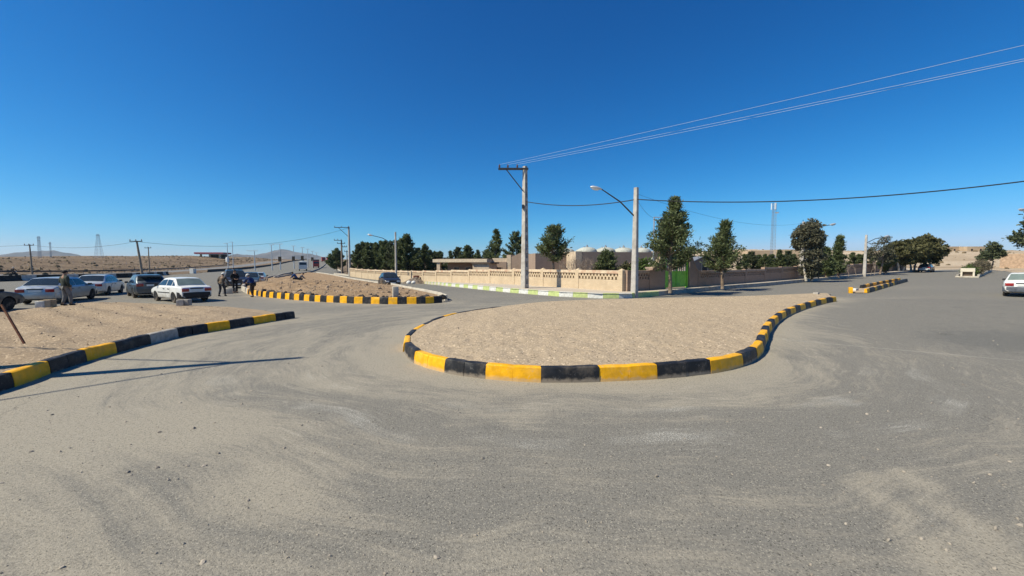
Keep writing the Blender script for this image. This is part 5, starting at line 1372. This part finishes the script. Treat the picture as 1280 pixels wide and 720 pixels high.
def make_car(name, label, c, paint, group=None, bumper=None, glass=M_glass, rimm=M_rim, rear_glass=None, spoiler=False, wagon=False):
    root = thing(name, label, 'car', (0, 0, 0), 0, group)
    bumper = bumper or paint
    mb = MB(); xs = []
    for (a, _), (b, _) in zip(c.st, c.st[1:]):
        n = max(1, int((b - a) / .18)); xs += [lerp(a, b, i / n) for i in range(n)]
    xs.append(c.st[-1][0]); mb.loft([c.ring(x) for x in xs])
    ob = mb.build('body', paint, root)
    cut = MB()
    for x in c.wb:
        for s_ in (-1, 1): cut.lathe([(c.r + .055, c.W / 2 * s_ - .26 * s_), (c.r + .055, c.W / 2 * s_ + .1 * s_)], (x, 0, c.r + .005), 26, 'Y')
    co = cut.build('wheel_cutter', M_shade)
    md = ob.modifiers.new('arches', 'BOOLEAN'); md.operation = 'DIFFERENCE'; md.solver = 'EXACT'; md.object = co
    me = applied(ob); old = ob.data; ob.modifiers.clear(); ob.data = me; bpy.data.meshes.remove(old); bpy.data.objects.remove(co)
    if len(me.polygons) < 50: print('CAR BOOLEAN EMPTY', name)
    me.polygons.foreach_set('use_smooth', [True] * len(me.polygons)); me.set_sharp_from_angle(angle=radians(32)); me.name = 'body'
    # wheels
    for x in c.wb:
        for s_ in (-1, 1):
            y = s_ * (c.W / 2 - .115)
            w = MB().lathe([(c.r * .60, -.085), (c.r * .93, -.095), (c.r, -.06), (c.r, .06), (c.r * .93, .095), (c.r * .60, .085)], (0, 0, 0), 24, 'Y').build('wheel', M_tyre, root, 40, (x, y, c.r))
            rm = MB(); rm.lathe([(.01, .055 * s_), (c.r * .2, .07 * s_), (c.r * .24, .05 * s_), (c.r * .52, .062 * s_), (c.r * .64, .085 * s_), (c.r * .64, -.05 * s_), (.01, -.05 * s_)], (0, 0, 0), 20, 'Y'); rm.build('rim', rimm, w, 40)
    # side glass: front and rear panes either side of a pillar
    xa, xb = c.xr[0] + (c.xr[1] - c.xr[0]) * .35, c.xf[0] - .12
    xm = lerp(c.xr[1], c.xf[1], .52)
    cuts = [(xa, lerp(xa, xm, .30) if not wagon else xa + .62), (lerp(xa, xm, .30) + .07 if not wagon else xa + .70, xm - .035), (xm + .035, xb)]
    for s_ in (-1, 1):
        for a, b in cuts:
            P, Q = [], []
            for i in range(9):
                x = lerp(a, b, i / 8); hgt = c.zt(x) - c.bz(x)
                if hgt < .12: continue
                P.append(c.side(x, .07 / max(.2, hgt), s_)); Q.append(c.side(x, 1 - .05 / max(.1, hgt), s_))
            if len(P) > 1: strip(P, Q, Vector((0, -.004 * s_, 0))).build('side_window', glass, root)
        # doors below the belt line
        for a, b in ((c.wb[0] + c.r + .10, xm - .008), (xm + .008, c.wb[1] - c.r - .14)):
            d = MB(); rows = []
            for z in (.30, .42, .55, .68, c.belt - .05):
                rows.append([c.low(lerp(a, b, i / 5), z, s_, .007) for i in range(6)])
            for r0, r1 in zip(rows, rows[1:]):
                n = len(d.v); d.v += [tuple(p) for p in r0 + r1]
                for i in range(5): d.f.append((n + i, n + i + 1, n + 7 + i, n + 6 + i)); d.m.append(0)
            do = d.build('door', paint, root, True)
            h = c.low(a + .16, c.belt - .12, s_, .02); MB().box(h, (.16, .03, .03)).build('handle', M_trim, do)
        m = c.side(c.xf[0] - .22, .2, s_, .10); MB().box(m, (.10, .17, .12), ch=.025).build('mirror', M_trim, root, 40)
        # a rubbing strip along the flank
        P = [c.low(lerp(c.wb[0] + c.r + .1, c.wb[1] - c.r - .12, i / 5), .52, s_, .012) for i in range(6)]; Q = [p + Vector((0, 0, .05)) for p in P]
        strip(P, Q, Vector((0, -.008 * s_, 0))).build('side_moulding', M_trim if bumper != paint else paint, root)
    # windscreen and rear window
    for nm, (x0, x1), g_ in (('windscreen', (c.xf[0] - .05, c.xf[1] + .05), glass), ('rear_window', (c.xr[0] + .05, c.xr[1] - .05), rear_glass or glass)):
        mb = MB(); N = 6; Mm = 6
        for i in range(N + 1):
            x = lerp(x0, x1, i / N); q = c.sec(x); wy = q[9][0]; z = q[9][1]; zc = q[10][1]
            dx = .011 if nm == 'windscreen' else -.011
            for j in range(Mm + 1):
                v = j / Mm * 2 - 1; mb.v.append((x + dx, v * (wy - .015), lerp(zc, z, abs(v)) + .010))
        for i in range(N):
            for j in range(Mm): a = i * (Mm + 1) + j; mb.f.append((a, a + 1, a + Mm + 2, a + Mm + 1)); mb.m.append(0)
        mb.build(nm, g_, root, True)
    # bumpers, lamps, plates, grille
    def bump_(x, sgn, z0, z1):
        mb = MB(); rings = []
        for y in (-1, -.96, -.8, 0, .8, .96, 1):
            w = c.W / 2 * .985 * y; xx = x - sgn * (.30 * abs(y) ** 8 + .03 * y * y)
            rings.append([Vector((xx + sgn * u, w, z)) for u, z in ((-.06, z0), (.05, z0 + .02), (.085, (z0 + z1) / 2), (.07, z1 - .03), (-.06, z1))])
        return mb.loft(rings)
    zb = c.tail - .32
    bump_(-c.h, -1, zb - .29, zb + .04).build('bumper', bumper, root, 40)
    bump_(c.h - .02, 1, .27, .50).build('bumper', bumper, root, 40)
    for s_ in (-1, 1):
        MB().box((-c.h - .008, s_ * (c.W / 2 * .66), c.tail - .17), (.06, c.W * .20, .17 if not wagon else .30), ch=.018).build('taillight', M_tail, root, 40)
        MB().box((c.h - .055, s_ * (c.W / 2 * .64), c.nose - .15), (.12, c.W * .19, .13), ch=.025).build('headlight', M_head, root, 40)
    MB().box((-c.h - .012, 0, c.tail - .19), (.03, .50, .11)).build('number_plate', M_plate, root)
    MB().box((-c.h - .004, 0, c.tail - .09), (.03, .62, .055), ch=.01).build('boot_trim', M_trim, root)
    MB().box((c.h + .075, 0, .40), (.02, .50, .11)).build('number_plate', M_plate, root)
    MB().box((c.h - .03, 0, c.nose - .15), (.08, .62, .10), ch=.02).build('grille', M_trim, root)
    if spoiler: MB().box((c.xr[1] - .30, 0, c.H - .05), (.30, c.W * .66, .035), ch=.012).build('spoiler', paint, root)
    MB().tube([(-c.h - .06, .42, .26), (-c.h + .2, .42, .27)], .025, 8).build('exhaust', M_iron, root)
    return root
def park(root, x, y, hx, hy, dz=0.0):
    root.location = g(x, y, dz); root.rotation_euler = (0, 0, atan2(hy, hx)); return root
P_sil = car_paint('silver_paint', (.42, .46, .49), .55, .25); P_sil2 = car_paint('pale_silver_paint', (.56, .58, .58), .4, .2)
P_wht = car_paint('white_car_paint', (.74, .74, .71), 0, .2); P_gry = car_paint('dark_grey_paint', (.05, .07, .09), .4, .15, .4)
P_blk = car_paint('black_car_paint', (.012, .014, .02), .2, .08, .35); P_chr = car_paint('charcoal_paint', (.03, .04, .055), .4, .08, .3); P_blu = car_paint('teal_grey_paint', (.05, .09, .12), .4, .12, .4)
saloon = lambda **k: Car(**k)
def rear_at(root, c, x, y, hx, hy, dz=0.0):
    n = sqrt(hx * hx + hy * hy); hx /= n; hy /= n
    return park(root, x + hx * c.h, y + hy * c.h, hx, hy, dz)
c5 = Car(L=3.95, W=1.62, H=1.38, deck=.92, xr=(-1.42, -.88), xf=(1.08, .42), tail=.88, wb=(-1.12, 1.18), r=.275, hood=.86, nose=.68)
rear_at(make_car('parked_car', 'white parked saloon with black rear bumper, nearest the road, red tail lamps', c5, P_wht, 'cars parked on the left', M_trim, M_glass, M_rimw, M_glassl), c5, -17.6, 22.3, -.87, .50)
c2 = Car(L=4.45, W=1.72, H=1.41, deck=.96, xr=(-1.78, -1.12), xf=(1.15, .40), tail=.90, wb=(-1.35, 1.32), r=.30)
rear_at(make_car('parked_car', 'silver blue parked saloon behind the standing man, large rear window', c2, P_sil, 'cars parked on the left', None, M_glass, M_rim, M_glass), c2, -25.1, 21.0, -.42, .91)
c3 = Car(L=4.4, W=1.70, H=1.41, deck=.96, xr=(-1.76, -1.10), xf=(1.15, .40), tail=.90, wb=(-1.3, 1.3), r=.30)
rear_at(make_car('parked_car', 'pale silver parked saloon, second silver one, between the standing man and the dark hatchback', c3, P_sil2, 'cars parked on the left', None, M_glass, M_rim, M_glass), c3, -28.3, 26.6, -.50, .86)
c4 = Car(L=4.0, W=1.70, H=1.47, deck=1.0, xr=(-1.86, -1.30), xf=(1.15, .35), tail=1.0, wb=(-1.25, 1.25), r=.31)
rear_at(make_car('parked_car', 'dark grey parked hatchback just left of the white saloon', c4, P_gry, 'cars parked on the left', None, M_glass, M_rim, M_glass, True), c4, -22.9, 25.4, -.76, .65)
c1 = Car(L=4.4, W=1.72, H=1.42)
park(make_car('parked_car', 'dark charcoal car cut off by the left edge of the photo', c1, P_chr, 'cars parked on the left', None), -23.7, 16.9, -.22, .975)
c7 = Car(L=4.35, W=1.68, H=1.41)
pb7 = g(-12.6, 42.0); park(make_car('moving_car', 'black saloon driving towards the viewer on the side street before the lattice wall', c7, P_blk, None, None), -12.9, 42.0, .45, -.89)
c6 = Car(L=4.0, W=1.64, H=1.40, deck=.93, xr=(-1.45, -.88), xf=(1.08, .42), tail=.89, wb=(-1.15, 1.2), r=.28)
rear_at(make_car('white_car', 'white saloon with dark bumper cut off by the right edge of the photo', c6, P_wht, None, simple('grey_bumper', (.10, .11, .13), .6), M_glass, M_rimw, M_glassl), c6, 29.75, 23.2, .80, .60)
c8 = Car(L=4.4, W=1.80, H=1.66, deck=1.12, xr=(-2.05, -1.7), xf=(1.2, .45), tail=1.08, wb=(-1.35, 1.35), r=.35, belt=1.02, hood=1.05, nose=.86)
park(make_car('parked_car', 'large black car on the road behind the man in black by the rubble island', c8, P_blk, 'cars stopped by the rubble island', None, wagon=True), -26.0, 37.5, .62, -.78)
c9 = Car(L=4.3, W=1.70, H=1.44)
park(make_car('parked_car', 'dark teal car half hidden behind the large black car', c9, P_blu, 'cars stopped by the rubble island', None), -28.4, 43.5, .5, -.87)
rear_at(make_car('parked_car', 'light silver car behind the worker in the blue jacket, furthest of the stopped cars', c3, P_sil2, 'cars stopped by the rubble island', None), c3, -31.6, 49.5, -.45, .9)
q = gp(1155, 340.6); rear_at(make_car('far_car', 'dark far car on the right street beneath the large evergreen', c4, P_chr, None, simple('pale_bumper', (.6, .6, .58), .5)), c4, q.x, q.y, .80, .60)
# far lorries on the rising highway
def lorry(label, px, Y, hd, kind, group):
    b = at(px, HOR, Y); b = g(b.x, b.y); r = thing('lorry', label, 'lorry', b, hd, group)
    cabm = simple('lorry_white', (.6, .6, .58), .5) if kind == 'tanker' else simple('lorry_red', (.33, .05, .04), .5)
    MB().box((0, 0, .75), (7.2, .9, .28)).build('chassis', M_trim, r)
    mb = MB(); mb.prism([(2.1, .55), (3.7, .55), (3.75, 1.7), (3.5, 2.85), (2.1, 2.9)], -1.15, 1.15); cb = mb.build('cab', cabm, r)
    mb = MB(); mb.box((3.66, 0, 2.25), (.1, 2.0, .8), M=Matrix.Rotation(-.22, 3, 'Y')); mb.build('windscreen', M_glass, cb)
    if kind == 'tanker':
        mb = MB(); mb.lathe([(.01, -3.5), (.9, -3.42), (1.2, -3.2), (1.2, 1.75), (.9, 1.95), (.01, 2.0)], (0, 0, 2.0), 24, 'X'); mb.build('tank', simple('tank_grey', (.45, .47, .48), .5, metal=.2), r, 40)
        MB().lathe([(.35, 0), (.35, .3), (.1, .36)], (-.6, 0, 3.15), 12).build('hatch', M_trim, r, 40)
    else:
        MB().box((-.75, 0, 2.25), (5.5, 2.4, 2.6), ch=.05).build('cargo_box', simple('cargo_red', (.36, .05, .045), .6) if kind == 'red' else simple('cargo_dark', (.06, .07, .08), .6), r)
    for x in (-2.6, -1.5, 2.8):
        for s_ in (-1, 1):
            w = MB().lathe([(.28, -.13), (.47, -.14), (.5, -.1), (.5, .1), (.47, .14), (.28, .13)], (0, 0, 0), 18, 'Y').build('wheel', M_tyre, r, 40, (x, s_ * 1.0, .5)); MB().lathe([(.01, .1 * s_), (.28, .09 * s_), (.28, -.1 * s_)], (0, 0, 0), 14, 'Y').build('rim', M_rim, w)
    return r
lorry('pale tanker lorry coming down the highway beyond the rubble island', 378.5, 128, radians(-62), 'tanker', 'lorries on the highway')
lorry('dark lorry on the highway right of the pale tanker', 395, 172, radians(-62), 'dark', 'lorries on the highway')
lorry('left of the two far red lorries on the crest of the highway', 404.5, 290, radians(-62), 'red', 'lorries on the highway')
lorry('right of the two far red lorries on the crest of the highway', 411, 300, radians(-62), 'red', 'lorries on the highway')

# ------------------------------------------------------------------ rubble heap with white sacks
p = gp(519, 354.5); rnd = random.Random(9)
mb = MB(); N = 26
for j in range(N + 1):
    for i in range(N + 1):
        x = (i / N * 2 - 1) * 1.9; y = (j / N * 2 - 1) * 1.5; d = sqrt((x / 1.9) ** 2 + (y / 1.5) ** 2)
        mb.v.append((x, y, -.1 + max(0, 1 - d) ** .8 * 1.05 + .22 * max(0, 1 - d) ** .5 * fbm(x * 1.6, y * 1.6, 3, 4)))
for j in range(N):
    for i in range(N): a = j * (N + 1) + i; mb.f.append((a, a + 1, a + N + 2, a + N + 1)); mb.m.append(0)
tag(mb.build('rubble_heap', simple('dark_rubble', (.13, .105, .085), .95, .4, 5, (.24, .19, .15), .5, 2, .8, 14), None, False, (p.x, p.y, p.z)), 'heap of dark rubble on the street right of the black car', 'rubble heap')
for k, (px, py, lab) in enumerate([(511, 355.3, 'left of the two white sacks at the foot of the dark rubble heap'), (517, 355.2, 'right of the two white sacks at the foot of the dark rubble heap')]):
    q = gp(px, py); mb = MB(); mb.ball((0, 0, .2), (.30, .24, .26), jit=.16, rnd=rnd); s_ = mb.build('sack', simple('sack_white', (.68, .67, .64), .8, .1, 8), None, True, q); tag(s_, lab, 'sack', 'white sacks by the rubble heap')
tag(MB().box((0, 0, .14), (.75, .5, .30), ch=.03).build('red_crate', simple('brick_red', (.24, .09, .06), .9), None, 35, (p.x + .1, p.y + .2, p.z + .78), .4), 'dark red broken crate lying on top of the rubble heap', 'crate')

# ------------------------------------------------------------------ planted median at right
a0 = gp(1209, 346.8); dirm = (gp(1234, 337.5).to_2d() - a0.to_2d()).normalized(); ang = atan2(dirm.y, dirm.x)
Lm = 34
M_cream2 = simple('cream_block_paint', (.60, .54, .44), .85, .12, 4)
mp = thing('planter_wall', 'white end block and low kerb walls of the planted median at right', 'planter', a0, ang)
mb = MB(); mb.box((.3, .5, .40), (.4, .16, .7)); mb.box((.3, -.5, .40), (.4, .16, .7)); mb.box((.3, 0, .91), (.45, 1.2, .44), ch=.02); mb.build('end_block', M_cream2, mp)
MB().box((.45, 0, .36), (.1, .86, .7)).build('recess', simple('brown_recess', (.16, .12, .09), .9), mp)
MB().box((-.2, 0, .08), (1.2, 1.9, .16), ch=.02).build('base', M_pale, mp)
for s_ in (-1, 1):
    mb = MB()
    for k in range(17):
        x = 1.6 + k * 2; c = a0 + Vector((dirm.x * x - dirm.y * s_ * .85, dirm.y * x + dirm.x * s_ * .85, 0)); mb.box((x, s_ * .85, terr(c.x, c.y) - a0.z + .12), (1.96, .2, .45))
    mb.build('side_kerb', M_conc if s_ > 0 else M_pale, mp)
rr = random.Random(12)
for k in range(13):
    x = 2.2 + k * 2.4; c = a0.to_2d() + dirm * x + Vector((-dirm.y, dirm.x)) * rr.uniform(-.3, .3); H = 1.15 + .4 * rr.random() + .03 * x
    m = broad_mesh(80 + k, H, [(0, 0, H * .62, .62), (.5, .1, H * .5, .5), (-.5, -.1, H * .46, .5), (0, .2, H * .3, .5)], H * .25, M_scrub if k else M_brt, M_twig, 1, 10, .2, .06, 26, .06)
    plant('hedge_shrub', 'nearest, greener shrub at the front of the planted median' if k == 0 else 'one of the dry brown shrubs growing along the planted median', 'shrub', m, g(c.x, c.y, .05), rr.random() * 6, (1.0, 1.0, 1), 'dry shrubs on the planted median')
mp.location = a0
# ------------------------------------------------------------------ people
M_skin = simple('skin', (.33, .19, .125), .6, .1, 6)
M_hair = simple('dark_hair', (.02, .017, .015), .7, .3, 20)
M_hairg = simple('grey_hair', (.35, .34, .33), .8, .2, 20)
def cloth(name, col): return simple(name, col, .9, .25, 7, tuple(c * .6 for c in col), .5, 2.5, .3, 30)
def skinned(name, joints, edges, radii, mat, parent, root_i=0, extra=None):
    me = bpy.data.meshes.new(name); me.from_pydata([tuple(j) for j in joints], edges, [])
    ob = link(name, me, parent)
    sk = ob.modifiers.new('skin', 'SKIN'); sk.use_smooth_shade = True
    for i, v in enumerate(me.skin_vertices[0].data):
        r = radii[i]; v.radius = (r, r) if not isinstance(r, tuple) else r; v.use_root = (i == root_i)
    ss = ob.modifiers.new('sub', 'SUBSURF'); ss.levels = 1; ss.render_levels = 1
    m2 = applied(ob); ob.modifiers.clear(); ob.data = m2; bpy.data.meshes.remove(me)
    if extra:
        bm = bmesh.new(); bm.from_mesh(m2)
        tmp = extra.mesh('tmp', mat, True); bm.from_mesh(tmp); bm.to_mesh(m2); bm.free(); bpy.data.meshes.remove(tmp)
    m2.materials.clear(); m2.materials.append(mat); m2.polygons.foreach_set('use_smooth', [True] * len(m2.polygons)); m2.name = name
    return ob
BASE = dict(pelvis=(0, 0, .93), waist=(0, .0, 1.08), chest=(0, .0, 1.30), neck=(0, .01, 1.47), head=(0, .03, 1.60),
            shL=(-.19, 0, 1.41), elL=(-.25, -.03, 1.13), wrL=(-.25, .06, .88), shR=(.19, 0, 1.41), elR=(.25, -.03, 1.13), wrR=(.25, .06, .88),
            hipL=(-.095, 0, .90), knL=(-.11, .03, .49), anL=(-.12, -.02, .09), hipR=(.095, 0, .90), knR=(.11, .03, .49), anR=(.12, -.02, .09))
def person(label, pos, facing, pose, top, legs, shoe, hat=None, hair=M_hair, scale=1.0, vest=None):
    """pose overrides joints (x right, y forward, z up); facing = world angle of the body's forward axis"""
    J = {k: Vector(v) for k, v in {**BASE, **pose}.items()}
    r = thing('person', label, 'person', pos, facing - pi / 2, None); r.scale = (scale,) * 3
    hd = (J['head'] - J['neck']).normalized()
    toe = lambda a, kn: a + Vector((0, .15, -.045))
    names = ['pelvis', 'waist', 'chest', 'neck', 'head', 'shL', 'elL', 'wrL', 'shR', 'elR', 'wrR', 'hipL', 'knL', 'anL', 'hipR', 'knR', 'anR']
    js = [J[n] for n in names]; ix = {n: i for i, n in enumerate(names)}
    js += [J['head'] + hd * .07, toe(J['anL'], 0), toe(J['anR'], 0)]
    hand = []
    for s in 'LR':
        d = (J['wr' + s] - J['el' + s]).normalized(); js.append(J['wr' + s] + d * .085); hand.append((J['wr' + s], d))
    ed = [(0, 1), (1, 2), (2, 3), (3, 4), (4, 17), (2, 5), (5, 6), (6, 7), (2, 8), (8, 9), (9, 10), (0, 11), (11, 12), (12, 13), (13, 18), (0, 14), (14, 15), (15, 16), (16, 19), (7, 20), (10, 21)]
    rad = [(.14, .10), (.125, .09), (.15, .10), .055, (.082, .095), .058, .043, .03, .058, .043, .03, .085, .058, .04, .085, .058, .04, (.075, .085), (.042, .03), (.042, .03), (.042, .02), (.042, .02)]
    ex = MB()
    # face: nose, ears, eyes, mouth; fingers and thumb of both hands
    f = Vector((0, 1, 0)); side = hd.cross(f).normalized() if abs(hd.y) < .95 else Vector((-1, 0, 0)); fw = side.cross(hd).normalized()
    if fw.y < 0: fw = -fw
    hc = J['head'] + hd * .02
    ex.tube([hc + fw * .09 + hd * .02, hc + fw * .122 - hd * .02], [.008, .016], 6)
    for q in (-1, 1):
        ex.ball(hc + side * .085 * q - hd * .005, (.012, .022, .032), sub=1); ex.ball(hc + fw * .088 + side * .033 * q + hd * .025, .012, sub=1)
    ex.tube([hc + fw * .098 - side * .024 - hd * .055, hc + fw * .104 - hd * .055, hc + fw * .098 + side * .024 - hd * .055], .007, 5)
    for (w, d) in hand:
        n = d.cross(Vector((1, 0, 0))).normalized(); u = n.cross(d).normalized()
        for k in range(4):
            b = w + d * .085 + u * (.026 - .0175 * k); L = (.068, .078, .072, .056)[k]
            ex.tube([b, b + d * L * .5 + n * .004, b + d * L * .9 + n * .022], [.0085, .008, .006], 5)
        ex.tube([w + d * .03 + u * .03, w + d * .06 + u * .055, w + d * .09 + u * .06 + n * .012], [.011, .009, .007], 5)
    skinned('body', js, ed, rad, M_skin, r, 0, ex)
    # jacket over trunk and arms, trousers over hips and legs
    tj = [J['pelvis'] * .7 + J['waist'] * .3, J['waist'], J['chest'], J['neck'] - hd * .035, J['shL'], J['elL'], J['wrL'].lerp(J['elL'], .08), J['shR'], J['elR'], J['wrR'].lerp(J['elR'], .08)]
    skinned('jacket', tj, [(0, 1), (1, 2), (2, 3), (2, 4), (4, 5), (5, 6), (2, 7), (7, 8), (8, 9)], [(.185, .135), (.175, .125), (.19, .135), .075, .085, .068, .05, .085, .068, .05], top, r, 1)
    if vest:
        skinned('vest', [tj[0] + Vector((0, 0, .02)), tj[1], tj[2], tj[3] - hd * .02], [(0, 1), (1, 2), (2, 3)], [(.205, .15), (.195, .145), (.205, .15), .085], vest, r, 1)
    kj = [J['pelvis'] + Vector((0, 0, .02)), J['hipL'], J['knL'], J['anL'].lerp(J['knL'], .06), J['hipR'], J['knR'], J['anR'].lerp(J['knR'], .06)]
    skinned('trousers', kj, [(0, 1), (1, 2), (2, 3), (0, 4), (4, 5), (5, 6)], [(.165, .125), .112, .082, .065, .112, .082, .065], legs, r, 0)
    for a in ('anL', 'anR'):
        p = J[a]; mb = MB(); rings = []
        for y, w, h0, h1 in ((-.075, .035, 0, .06), (-.04, .045, -.03, .085), (.05, .05, -.045, .05), (.13, .048, -.045, .02), (.19, .028, -.04, -.005)):
            rings.append([p + Vector((w * cos(t), y, (h0 + h1) / 2 - .04 + (h1 - h0) / 2 * sin(t) - (.0 if True else 0))) for t in [k * pi / 5 for k in range(10)]])
        mb.loft(rings); mb.build('shoe', shoe, r, 60)
    top_c = hc + hd * .025
    if hat:
        mb = MB(); mb.ball(top_c + hd * .035, (.122, .13, .098), sub=2); mb.tube([top_c + fw * .07 + hd * .02, top_c + fw * .17 + hd * .005], [.085, .06], 10); mb.build('hat', hat, r, 60)
    mb = MB(); mb.ball(top_c - fw * .018, (.092, .10, .098), sub=2); mb.build('hair', hair, r, True)
    return r
blk, nvy = cloth('black_cloth', (.015, .015, .017)), cloth('navy_cloth', (.018, .035, .12))
cap_w = cloth('pale_cap', (.62, .60, .56)); olive = cloth('olive_cloth', (.05, .058, .045)); grey_t = cloth('grey_trousers', (.17, .165, .16)); brownv = cloth('tan_vest', (.22, .155, .10)); dkt = cloth('dark_trousers', (.04, .042, .05))
shoe = cloth('dark_shoe', (.03, .026, .022))
def face_to(p, x, y): return atan2(y - p.y, x - p.x)
p = gp(83, 383.5, .06); p.z = verge_z(p.x, p.y)
person('man in dark olive jacket and grey trousers standing by the silver blue saloon', p, face_to(p, 0, 5) + 1.9,
       dict(wrL=(-.16, .20, 1.02), elL=(-.28, -.04, 1.15), anR=(.16, .10, .09), knR=(.14, .10, .50), anL=(-.10, -.08, .09)), olive, grey_t, shoe)
p = gp(277.5, 370.3)
person('worker in a tan vest and pale cap on the open road, seen from behind', p, face_to(p, 0, 0) + pi - .5,
       dict(waist=(0, .02, 1.08), chest=(.02, .07, 1.29), neck=(.03, .12, 1.45), head=(.04, .16, 1.57), shL=(-.16, .08, 1.40), shR=(.22, .09, 1.39), elR=(.36, .14, 1.13), wrR=(.42, .26, .88), elL=(-.27, .04, 1.12), wrL=(-.22, .22, .95), anL=(-.15, -.10, .09), anR=(.16, .12, .09), knR=(.14, .14, .5)),
       cloth('brown_shirt', (.11, .085, .065)), dkt, shoe, cap_w, vest=brownv, scale=.91)
p = gp(294, 366.2)
person('man in all black clothes standing before the large black car', p, face_to(p, 0, 0) + .4, dict(wrR=(.10, .22, 1.05), wrL=(-.10, .22, 1.05), elL=(-.27, .02, 1.13), elR=(.27, .02, 1.13)), blk, blk, shoe, scale=1.0)
p = gp(316.0, 371.2)
person('worker in a navy jacket and white cap leaning left over the rubble island kerb', p, pi - .25,
       dict(pelvis=(0, -.04, .92), waist=(0, .06, 1.06), chest=(0, .20, 1.24), neck=(0, .28, 1.38), head=(0, .34, 1.50), shL=(-.19, .20, 1.34), shR=(.19, .20, 1.34), elL=(-.22, .42, 1.12), elR=(.22, .44, 1.12), wrL=(-.14, .64, 1.02), wrR=(.14, .66, 1.00), anL=(-.13, -.16, .09), anR=(.13, .14, .09), knR=(.12, .12, .5)),
       nvy, cloth('brown_trousers', (.07, .05, .042)), shoe, cap_w, scale=.91)
p = gp(284.5, 357.5)
person('grey haired man in dark clothes at the left side of the large black car', p, face_to(p, 0, 0) - .6, {}, cloth('dark_blue_cloth', (.02, .025, .04)), dkt, shoe, None, M_hairg, 1.02)
p = gp(291.8, 354.5)
person('man with dark hair standing behind the large black car, only his head showing', p, face_to(p, 0, 0), {}, blk, blk, shoe, None, M_hair, 1.08)
crouch = dict(pelvis=(0, -.10, .42), waist=(0, .0, .56), chest=(0, .14, .74), neck=(0, .24, .88), head=(0, .32, .99), shL=(-.19, .16, .85), shR=(.19, .16, .85), elL=(-.24, .34, .62), elR=(.24, .34, .62), wrL=(-.10, .50, .50), wrR=(.10, .50, .50),
              hipL=(-.10, -.10, .40), knL=(-.17, .26, .50), anL=(-.14, .02, .09), hipR=(.10, -.10, .40), knR=(.17, .26, .50), anR=(.14, .02, .09))
p = at(369.5, HOR, 46); p = Vector((p.x, p.y, rub_z(p.x, p.y) if inside((p.x, p.y), rl) else terr(p.x, p.y)))
person('worker in a blue jacket crouching on top of the rubble island', p, pi + .3, crouch, cloth('blue_cloth', (.03, .07, .2)), dkt, shoe, None, M_hair, 1.1)
p = at(374.5, HOR, 46.5); p = Vector((p.x, p.y, rub_z(p.x, p.y) if inside((p.x, p.y), rl) else terr(p.x, p.y)))
person('worker in a grey jacket crouching right of the one in blue on the rubble island', p, .4, crouch, cloth('grey_cloth', (.2, .2, .2)), dkt, shoe, None, M_hair, 1.05)
# rider on the far carriageway
b = gp(17, 345.6); mr = thing('motorcycle', 'small dark motorcycle passing on the far carriageway at left', 'motorcycle', b, radians(110))
for x in (-.62, .66):
    w = MB().lathe([(.20, -.05), (.29, -.055), (.31, -.02), (.31, .02), (.29, .055), (.20, .05)], (0, 0, 0), 18, 'Y').build('wheel', M_tyre, mr, 40, (x, 0, .31)); MB().lathe([(.01, -.03), (.2, -.02), (.2, .02), (.01, .03)], n=12, axis='Y').build('rim', M_rim, w)
mb = MB(); mb.tube([(-.62, 0, .31), (-.1, 0, .42), (.35, 0, .75), (.66, 0, .31)], .045, 6); mb.box((-.02, 0, .45), (.5, .26, .34), ch=.05); mb.build('frame', M_trim, mr)
MB().ball((.18, 0, .80), (.28, .14, .13)).build('tank', simple('moto_red', (.12, .02, .02), .3), mr, True)
MB().box((-.36, 0, .80), (.62, .24, .10), ch=.04).build('seat', M_trim, mr, 40)
mb = MB(); mb.tube([(.42, -.34, 1.02), (.46, 0, .98), (.42, .34, 1.02)], .018, 6); mb.tube([(.46, 0, .98), (.66, 0, .35)], .03, 6); mb.build('handlebar', M_iron, mr)
MB().ball((.56, 0, .86), (.08, .10, .10)).build('headlight', M_head, mr, True)
person('rider with a white helmet in dark clothes on the far motorcycle', b, radians(110),
       dict(pelvis=(0, -.28, .92), waist=(0, -.24, 1.06), chest=(0, -.12, 1.26), neck=(0, -.04, 1.42), head=(0, .0, 1.55), shL=(-.19, -.10, 1.37), shR=(.19, -.10, 1.37), elL=(-.32, .12, 1.16), elR=(.32, .12, 1.16), wrL=(-.30, .36, 1.06), wrR=(.30, .36, 1.06),
            hipL=(-.11, -.26, .90), knL=(-.20, .14, .78), anL=(-.19, .0, .42), hipR=(.11, -.26, .90), knR=(.20, .14, .78), anR=(.19, .0, .42)), blk, dkt, shoe, cap_w)

# ------------------------------------------------------------------ the air
hm = bpy.data.materials.new('haze'); hm.use_nodes = True
ht = hm.node_tree; ht.nodes.remove(ht.nodes['Principled BSDF'])
pv = ht.nodes.new('ShaderNodeVolumePrincipled'); pv.inputs['Density'].default_value = 8e-5; pv.inputs['Color'].default_value = (.66, .84, 1.0, 1)
pv.inputs['Anisotropy'].default_value = 0.2
ht.links.new(pv.outputs[0], ht.nodes['Material Output'].inputs['Volume'])
hz = MB().box((0, 2640, 96), (9500, 5560, 210)).build('haze', hm); tag(hz, kind='stuff')
